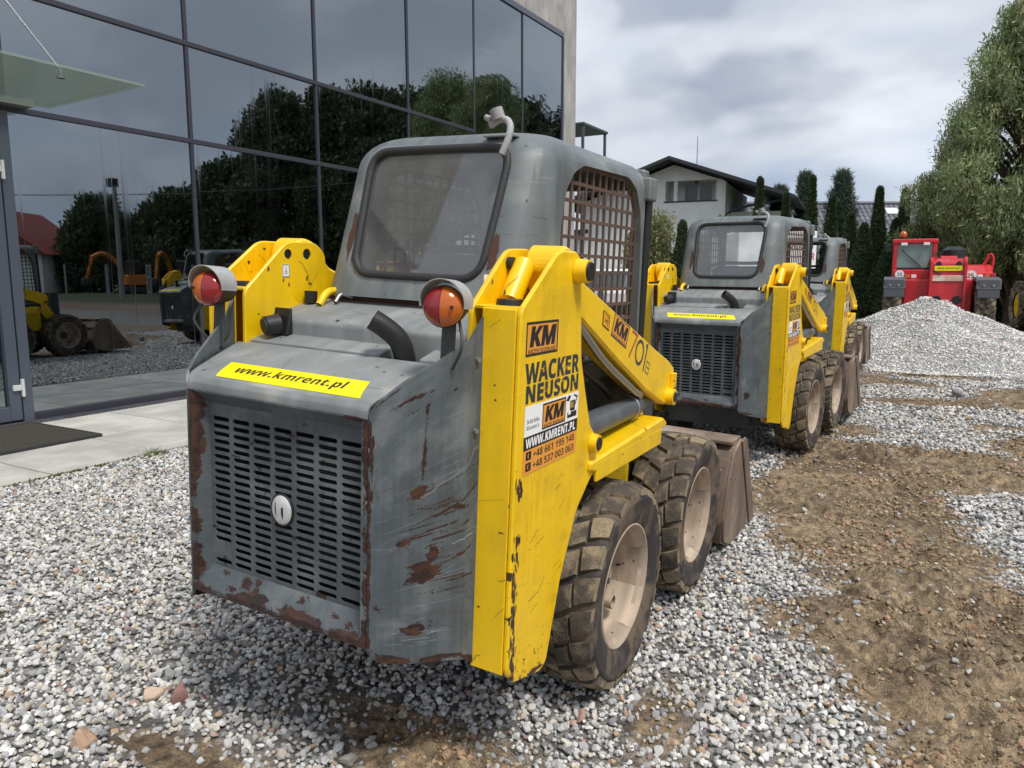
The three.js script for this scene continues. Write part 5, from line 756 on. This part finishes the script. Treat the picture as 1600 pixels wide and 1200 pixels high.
{
  const h = thing('tiled_roof_house', 'low house with broad grey tiled roof behind the hedge', 'house', [-4.4, 0, -49.5], 0.5);
  part(h, 'wall', box(-6, 6, 0, 2.4, -7, -0.3, 0.02), plaster); const tile = [0, 1, 2].map(k => mat({ color: lin(0.125 + k * 0.02, 0.125 + k * 0.02, 0.15 + k * 0.02), roughness: 0.6 })), N = 14, R = rng(6), L = 12.4;
  const tg = (() => { const l = []; for (let i = 0; i < 40; i++) { const x = -L / 2 + (i + 0.5) * L / 40; l.push(new THREE.CylinderGeometry(0.15, 0.15, 0.36, 8, 1, true, -1.2, 2.4).rotateX(0.06).scale(1, 1, 0.5).translate(x, 0, 0)); } return uvBox(merge(l)); })();
  for (let k = 0; k < N; k++) { const m = new THREE.Mesh(tg, tile[(R() * 3) | 0]); m.name = 'tile_course'; const t = k / N; m.position.set(0, 2.2 + t * 3.7, 0.4 - t * 4.4); m.rotation.x = -0.87; m.castShadow = m.receiveShadow = true; h.add(m); }
  const rf = part(h, 'roof_deck', (() => { const s = new THREE.Shape(); s.moveTo(0.6, 2.05); s.lineTo(-4.0, 5.85); s.lineTo(-8.6, 2.05); s.closePath(); return new THREE.ExtrudeGeometry(s, { depth: L, bevelEnabled: false }).rotateY(-Math.PI / 2).translate(L / 2, 0, 0); })(), tile[0]);
  part(h, 'roof_light', new THREE.BoxGeometry(0.75, 0.08, 0.6).rotateX(0.7).translate(3.1, 5.35, -3.2), M.white); part(h, 'ridge_cap', rod([-L / 2, 5.9, -4.0], [L / 2, 5.9, -4.0], 0.13, 0.13, 8), tile[1]);
}

// ---------- red telescopic loader behind the pile ----------
function bigTyre(R0, W, N, seed) {
  const hw = W / 2, prof = [[R0 * 0.52, -hw * 0.8], [R0 * 0.7, -hw], [R0 * 0.88, -hw * 0.98], [R0 * 0.94, -hw * 0.82], [R0 * 0.945, hw * 0.82], [R0 * 0.88, hw * 0.98], [R0 * 0.7, hw], [R0 * 0.52, hw * 0.8]], l = [new THREE.LatheGeometry(prof.map(p => new THREE.Vector2(...p)), 40).rotateZ(-Math.PI / 2)];
  for (let i = 0; i < N; i++) for (const s of [-1, 1]) { const g = new THREE.BoxGeometry(W * 0.56, R0 * 0.09, R0 * 0.13); g.rotateY(s * 0.75).translate(s * hw * 0.46, R0 * 0.955, 0).rotateX((i + (s > 0 ? 0.5 : 0)) / N * 6.283); l.push(g); }
  return merge(l);
}
{
  const t = thing('telescopic_loader', 'red telescopic loader with cab on the left, parked behind the gravel pile', 'telescopic loader', [-0.12, 0, -18.4], 0.06);
  const tg = bigTyre(0.58, 0.36, 16, 1), bx = (n, ...a) => part(t, n, box(...a), M.redPaint);
  for (const [x, z] of [[-0.86, 0.3], [0.8, 0.3], [-0.86, -1.5], [0.8, -1.5]]) { const w = sub(t, 'wheel'); w.position.set(x, 0.58, z); part(w, 'tyre', tg, M.tyre); part(w, 'rim', rod([-0.12, 0, 0], [0.12, 0, 0], 0.3, 0.3, 24), M.redPaint); }
  part(t, 'chassis', box(-0.66, 0.6, 0.5, 1.3, -2.0, 0.35, 0.04), M.redPaint); part(t, 'underframe', box(-0.6, 0.56, 0.28, 0.5, -2.0, 0.4, 0.03), M.dark);
  for (const s of [-1, 1]) part(t, 'mudguard', plate([[-0.95, 1.1], [-0.9, 1.3, 0.1], [-0.3, 1.35, 0.1], [0.3, 1.3, 0.1], [0.4, 1.05], [0.36, 1.03], [0.26, 1.26, 0.08], [-0.84, 1.26, 0.08], [-0.9, 1.1]].map(p => [p[0], p[1], p[2]]), s < 0 ? -1.04 : 0.6, s < 0 ? -0.64 : 1.02, { r: 0.02 }), M.fender);
  for (const s of [-1, 1]) { part(t, 'mudguard_apron', box(s < 0 ? -1.03 : 0.62, s < 0 ? -0.65 : 1.0, 0.93, 1.3, 0.9, 0.94, 0.03), M.fender); for (const k of [-0.08, 0.08]) part(t, 'apron_bolt', rod([(s < 0 ? -0.84 : 0.81) + k, 1.18, 0.94], [(s < 0 ? -0.84 : 0.81) + k, 1.18, 0.955], 0.022, 0.022, 8), M.steel); }
  // cab
  const cab = sub(t, 'cab'), cp = (n, g, m) => part(cab, n, g, m), tint = phys({ color: lin(0.55, 0.68, 0.64), roughness: 0.05, transmission: 0.7, thickness: 0 });
  for (const x of [-0.9, -0.16]) { cp('front_pillar', box(x, x + 0.08, 1.4, 2.06, -0.04, 0.05, 0.02), M.redPaint); cp('rear_pillar', box(x, x + 0.08, 0.95, 2.06, -0.95, -0.87, 0.02), M.redPaint); }
  cp('cab_roof', box(-0.92, -0.06, 2.04, 2.14, -0.97, 0.07, 0.03), M.redPaint); cp('front_panel', box(-0.9, -0.08, 1.1, 1.5, -0.05, 0.06, 0.03), M.redPaint); cp('cowl', box(-0.8, -0.16, 1.5, 1.54, -0.02, 0.03, 0.01), M.black);
  cp('windscreen', box(-0.82, -0.16, 1.54, 2.04, -0.01, 0.002, 0.003), tint); cp('rear_glass', box(-0.82, -0.16, 1.0, 2.03, -0.92, -0.91, 0.003), tint); cp('cab_seat', box(-0.66, -0.3, 1.2, 1.8, -0.75, -0.55, 0.05), M.seat); cp('steering_column', rod([-0.45, 1.3, -0.2], [-0.42, 1.62, -0.3], 0.06, 0.05, 10), M.black);
  cp('wiper', rod([-0.36, 1.56, 0.02], [-0.74, 1.92, 0.02], 0.013, 0.01, 6), M.black); cp('mirror', box(-1.06, -0.95, 1.88, 2.04, 0.0, 0.04, 0.01), M.black); cp('beacon_base', rod([-0.72, 2.14, -0.2], [-0.72, 2.18, -0.2], 0.06, 0.06, 14), M.black); cp('beacon', new THREE.SphereGeometry(0.07, 16, 10).scale(1, 1.15, 1).translate(-0.72, 2.24, -0.2), M.amber); for (const x of [-0.7, -0.28]) cp('work_light', box(x - 0.06, x + 0.06, 2.0, 2.06, 0.07, 0.1, 0.01), M.white);
  // boom head between cab and engine
  const bm = sub(t, 'boom'); bm.position.set(0, 0.28, 0); part(bm, 'boom_beam', plate([[-0.3, 1.1], [1.9, 1.15], [1.9, 1.5], [0.0, 1.5]], 0.0, 0.3, { r: 0.03 }), M.redPaint);
  part(bm, 'boom_head', plate([[-0.5, 0.34, 0.05], [-0.44, 1.36, 0.06], [-0.1, 1.46, 0.1], [0.1, 1.42], [0.1, 0.34]], -0.17, 0.42, { r: 0.03, b: 0.012 }), M.redPaint);
  for (const x of [-0.2, 0.41]) part(bm, 'head_rib', plate([[-0.57, 0.3, 0.06], [-0.51, 1.42, 0.08], [-0.3, 1.5, 0.1], [-0.15, 1.3], [-0.2, 0.34]], x, x + 0.05, { r: 0.03 }), M.redPaint);
  for (const x of [-0.05, 0.31]) { part(bm, 'pivot_bore', rod([x, 0.6, 0.47], [x, 0.6, 0.512], 0.085, 0.085, 20), M.black); part(bm, 'hook_eye', rod([x, 1.33, 0.42], [x, 1.33, 0.462], 0.05, 0.05, 14), M.black); }
  part(bm, 'web_sticker', quad([-0.12, 1.19, 0.465], [0.38, 1.19, 0.465], [0.38, 1.29, 0.462], [-0.12, 1.29, 0.462], 0.004), S.web, { uv: 1 }); part(bm, 'reflector_plate', box(-0.15, 0.4, 0.98, 1.1, 0.47, 0.485, 0.003), mat({ map: paintTile([222, 180, 160], 91, { dust: [240, 236, 230], dustK: 0.8, chip: 10 }), roughness: 0.5 }));
  part(t, 'engine_hood', plate([[-0.05, 1.0], [-0.08, 1.42, 0.05], [0.3, 1.6, 0.08], [1.5, 1.6, 0.1], [1.6, 1.0]], 0.44, 0.96, { r: 0.04, b: 0.03 }), M.redPaint); part(t, 'engine_side', box(0.3, 0.5, 0.5, 1.3, -1.6, 0.0, 0.03), M.dark); part(t, 'air_cleaner', merge([rod([0.3, 1.6, -0.9], [0.3, 1.92, -0.9], 0.26, 0.24, 20), rod([0.3, 1.92, -0.9], [0.3, 2.0, -0.9], 0.24, 0.12, 20)]), M.black); part(t, 'exhaust', bend([[0.72, 1.5, -0.3], [0.8, 1.58, -0.3], [0.86, 1.7, -0.3], [0.9, 1.82, -0.3], [0.96, 1.76, -0.3], [0.96, 1.5, -0.3]], 0.03, 18, 8), M.redPaint); part(t, 'hydraulic_hose', bend([[0.0, 1.4, 0.5], [-0.22, 1.55, 0.4], [-0.1, 1.82, 0.1], [-0.06, 1.9, -0.1]], 0.016, 20, 6), M.black);
  for (const [x, y, z, r] of [[-0.75, 1.4, 0.064, 0.09], [0.55, 1.37, 0.16, 0.115]]) part(t, 'number_sign', (() => { const g = new THREE.CylinderGeometry(r, r, 0.008, 28).rotateX(Math.PI / 2).rotateZ(0).translate(x, y, z); return uvRect(g, 'x', x - r, x + r, y - r, y + r); })(), S.n25, { uv: 1, label: 'white round sign with the number 25' });
  part(t, 'lamp_bar', box(0.45, 1.0, 1.28, 1.42, 0.1, 0.139, 0.01), M.redPaint);
  for (const [x, m] of [[-0.6, 'amber'], [-0.48, 'white'], [0.72, 'white'], [0.84, 'amber'], [0.95, 'red']]) part(t, 'front_lamp', box(x - 0.05, x + 0.05, 1.31, 1.39, x < 0 ? 0.062 : 0.14, x < 0 ? 0.1 : 0.18, 0.015), M[m]);
}
// ---------- yellow wheel loader cut by the right edge ----------
{
  const t = thing('wheel_loader', 'yellow wheel loader with big black tyres at the right edge', 'wheel loader', [2.75, 0, -21.6], 0.15), tg = bigTyre(0.62, 0.46, 16, 2);
  for (const [x, z] of [[-0.72, 0.4], [0.72, 0.4], [-0.72, -1.7], [0.72, -1.7]]) { const w = sub(t, 'wheel'); w.position.set(x, 0.62, z); part(w, 'tyre', tg, M.tyre); part(w, 'rim', rod([-0.16, 0, 0], [0.16, 0, 0], 0.3, 0.3, 24), M.yellow); }
  part(t, 'rear_hood', plate([[-1.3, 0.95, 0.1], [-1.32, 1.35, 0.25], [-0.9, 1.75, 0.3], [0.3, 1.85, 0.1], [0.3, 0.9]], -0.6, 0.6, { r: 0.05, b: 0.06 }), M.yellow); part(t, 'frame', box(-0.45, 0.45, 0.4, 0.95, -2.2, 1.1, 0.03), M.dark); part(t, 'counterweight', box(-0.62, 0.62, 0.8, 1.02, 0.5, 1.25, 0.05), M.black); part(t, 'web_sticker', box(-0.55, 0.2, 1.13, 1.25, 1.315, 1.325, 0.002), S.web);
  part(t, 'cab', merge([box(-0.6, 0.6, 2.5, 2.6, -1.6, -0.1, 0.03), ...[[-0.56, -0.15], [0.56, -0.15], [-0.56, -1.55], [0.56, -1.55]].map(([x, z]) => box(x - 0.04, x + 0.04, 1.6, 2.5, z - 0.04, z + 0.04, 0.01))]), M.black); part(t, 'cab_glass', box(-0.54, 0.54, 1.6, 2.5, -1.53, -0.17, 0.01), phys({ color: lin(0.4, 0.46, 0.45), transmission: 0.7, roughness: 0.05, thickness: 0 })); for (const s of [-1, 1]) part(t, 'mudguard', plate([[-0.9, 1.2], [-0.6, 1.32, 0.1], [0.1, 1.3, 0.1], [0.3, 1.1], [0.26, 1.08], [0.08, 1.26, 0.1], [-0.58, 1.28, 0.1], [-0.88, 1.18]], s < 0 ? -0.96 : 0.5, s < 0 ? -0.5 : 0.96, { r: 0.02 }), M.fender);
  part(t, 'mirror_stalk', bend([[-0.62, 1.7, -0.1], [-0.78, 1.95, 0.0], [-0.8, 2.1, 0]], 0.012, 10, 6), M.black); part(t, 'loader_arm', plate([[1.2, 1.6], [2.6, 0.5], [2.9, 0.3], [2.5, 0.3], [1.1, 1.3]], -0.35, 0.35, { r: 0.04 }), M.yellow);
}
// ---------- white box trailer and car behind the loaders ----------
{
  const t = thing('box_trailer', 'white box trailer with dark blue logo behind the middle loader', 'trailer', [-3.2, 0, -17.2], 0.5);
  part(t, 'box_body', box(-0.85, 0.85, 0.55, 2.32, -2.4, 0, 0.03), M.white); part(t, 'printed_front', quad([-0.83, 0.58, 0.001], [0.83, 0.58, 0.001], [0.83, 2.28, 0.001], [-0.83, 2.28, 0.001], 0.003), S.box, { uv: 1 }); part(t, 'roof_cap', box(-0.2, 0.8, 2.32, 2.46, -2.2, -0.2, 0.04), M.white); part(t, 'chassis', box(-0.7, 0.7, 0.4, 0.549, -2.4, 0.1, 0.02), M.fender); for (const x of [-0.8, 0.8]) part(t, 'wheel', rod([x - 0.09, 0.32, -1.2], [x + 0.09, 0.32, -1.2], 0.32, 0.32, 24), M.rubber);
  const c = thing('parked_car', 'white estate car with red tail lights seen through the cab guard', 'car', [-8.1, 0, -19.6], 0.25);
  part(c, 'body', plate([[-1.0, 0.4, 0.15], [-1.05, 0.95, 0.15], [-0.9, 1.0, 0.06], [-0.62, 1.55, 0.2], [1.1, 1.58, 0.2], [1.9, 1.05, 0.1], [3.0, 0.9, 0.2], [3.1, 0.4, 0.1]], -0.88, 0.88, { r: 0.08, b: 0.09 }), phys({ color: lin(0.76, 0.76, 0.76), roughness: 0.25, clearcoat: 1 })); part(c, 'rear_window', new THREE.BoxGeometry(1.3, 0.46, 0.02).rotateX(-0.47).translate(0, 1.28, 0.805), winGlass); for (const s of [-1, 1]) { part(c, 'tail_light', box(s * 0.62, s * 0.88, 0.86, 1.02, 0.95, 1.06, 0.03), M.red); for (const z of [-0.1, -2.4]) { const w = part(c, 'wheel', rod([s * 0.7, 0.33, z], [s * 0.9, 0.33, z], 0.33, 0.33, 24), M.rubber); part(w, 'rim', rod([s * 0.9, 0.33, z], [s * 0.905, 0.33, z], 0.21, 0.2, 20), M.steel); } } part(c, 'bumper', box(-0.86, 0.86, 0.35, 0.62, 0.94, 1.08, 0.05), M.black); part(c, 'number_plate', box(-0.26, 0.26, 0.68, 0.79, 1.05, 1.065, 0.003), M.white);
}

// ---------- what the facade mirrors: the far side of the yard ----------
{
  const far = 'trees along the far side of the yard, mirrored in the facade', T = (l, x, z, h, r, s, tint) => broadTree('leafy_tree', l, x, z, h, r, { n: 4200, clump: 'far', lobes: 40, seed: s, trunk: 0.25, low: 0.1, lobeR: 0.27, tint: tint ?? [0.06, 0.09, 0.03], group: far });
  T('tall tree with open top mirrored above the left post', 29.4, -42, 14.6, 4.2, 801, [0.09, 0.11, 0.05]); T('tallest dense tree mirrored beside the cab', 25.4, -43.6, 14.4, 4.4, 803); T('dense tree mirrored in the middle panes', 21.6, -43, 14.0, 4.6, 805); T('dense tree mirrored right of the middle panes', 17.6, -42.6, 12.9, 4.2, 807); T('dense tree mirrored above the cab roof', 13.4, -43, 12.4, 4.2, 809); T('tree mirrored in the wavy far panes', 9.2, -42, 11.4, 4.0, 811); T('last tree mirrored by the concrete edge', 5.6, -44, 11.0, 3.8, 813);
  T('rounded tree mirrored left of the lamp pole foot', 34.4, -41.5, 9.6, 3.8, 815); T('low tree mirrored behind the lamp pole', 39.5, -40.5, 7.6, 3.6, 817); T('lowest tree mirrored near the red gable', 45, -37.5, 6.8, 3.4, 819); T('low tree mirrored next to the red gable', 42.5, -41, 6.6, 3.4, 821);
  const fl = thing('floodlight_pole', 'concrete pole with a floodlight on top, mirrored in the facade', 'lamp post', [29.35, 0, -28.6]); part(fl, 'pole', rod([0, -0.2, 0], [0, 6.7, 0], 0.16, 0.11, 12), mat({ color: lin(0.3, 0.29, 0.28), roughness: 0.9 })); part(fl, 'floodlight', box(-0.1, 0.45, 6.6, 7.1, -0.25, 0.25, 0.03), M.black); for (const y of [6.1, 5.85]) part(fl, 'insulator_arm', box(-0.35, 0.35, y, y + 0.06, -0.03, 0.03, 0.01), M.black);
  const cb = part(scene, 'overhead_cable', bend([[52, 7.9, -22], [40, 6.5, -25.5], [29.35, 6.15, -28.6], [20, 6.3, -33], [6, 7.6, -39]], 0.03, 40, 5), M.black); cb.userData = { label: 'overhead cable sagging past the floodlight pole', category: 'cable' };
  const galv = mat({ color: lin(0.3, 0.31, 0.32), roughness: 0.5, metalness: 0.4 });
  for (let k = 0; k < 6; k++) { const f = thing('fence_panel', ['leftmost', 'second', 'third', 'fourth', 'fifth', 'rightmost'][k] + ' galvanised fence panel mirrored along the far yard edge', 'fence', [34.5 - k * 2.3, 0, -28.2 - k * 1.33], 0.52, 'galvanised fence panels mirrored in the facade'); for (const x of [-1.25, 1.25]) part(f, 'post', rod([x, 0, 0], [x, 2.05, 0], 0.05, 0.05, 8), galv); for (const y of [0.25, 1.2, 1.95]) part(f, 'rail', rod([-1.25, y, 0], [1.25, y, 0], 0.03, 0.03, 6), galv); for (let i = 0; i < 5; i++) part(f, 'bar', rod([-0.9 + i * 0.45, 0.25, 0], [-0.9 + i * 0.45, 1.95, 0], 0.012, 0.012, 5), galv); }
  const orange = mat({ color: lin(0.55, 0.17, 0.02), roughness: 0.5 });
  [['orange mini excavator with raised arm, nearer the lamp pole', 37.3, -34.8, 0.4], ['orange mini excavator with bent arm, right of the other one', 34.0, -36.3, -0.5]].forEach(([l, x, z, a]) => { const e = thing('mini_excavator', l, 'excavator', [x, 0, z], a, 'mini excavators behind the fence'); for (const s of [-1, 1]) part(e, 'track', box(s * 0.35, s * 0.75, 0, 0.5, -1, 1, 0.15), M.rubber); part(e, 'house', box(-0.7, 0.7, 0.6, 1.4, -0.9, 0.6, 0.12), orange); part(e, 'cab', box(-0.65, 0.1, 1.4, 2.4, -0.5, 0.55, 0.08), M.black); part(e, 'boom', bend([[0.35, 1.1, 0.5], [0.4, 2.4, 1.1], [0.4, 2.9, 1.9], [0.4, 2.6, 2.6]], 0.14, 18, 8), orange); part(e, 'stick', rod([0.4, 2.65, 2.5], [0.4, 1.1, 3.0], 0.11, 0.09, 8), orange); part(e, 'bucket', box(0.15, 0.65, 0.6, 1.15, 2.8, 3.3, 0.08), M.dark); });
  const rh = thing('red_gable_house', 'house with red roof mirrored at the far left pane', 'house', [50.5, 0, -33.6], -0.6); part(rh, 'wall', box(-4, 4, 0, 3, -4, 4, 0.02), plaster); part(rh, 'roof', (() => { const s = new THREE.Shape(); s.moveTo(-4.6, 2.9); s.lineTo(4.6, 2.9); s.lineTo(0, 6.4); s.closePath(); return new THREE.ExtrudeGeometry(s, { depth: 9, bevelEnabled: false }).translate(0, 0, -4.5); })(), mat({ color: lin(0.24, 0.05, 0.035), roughness: 0.8 }));
}
renderer.render(scene, camera);
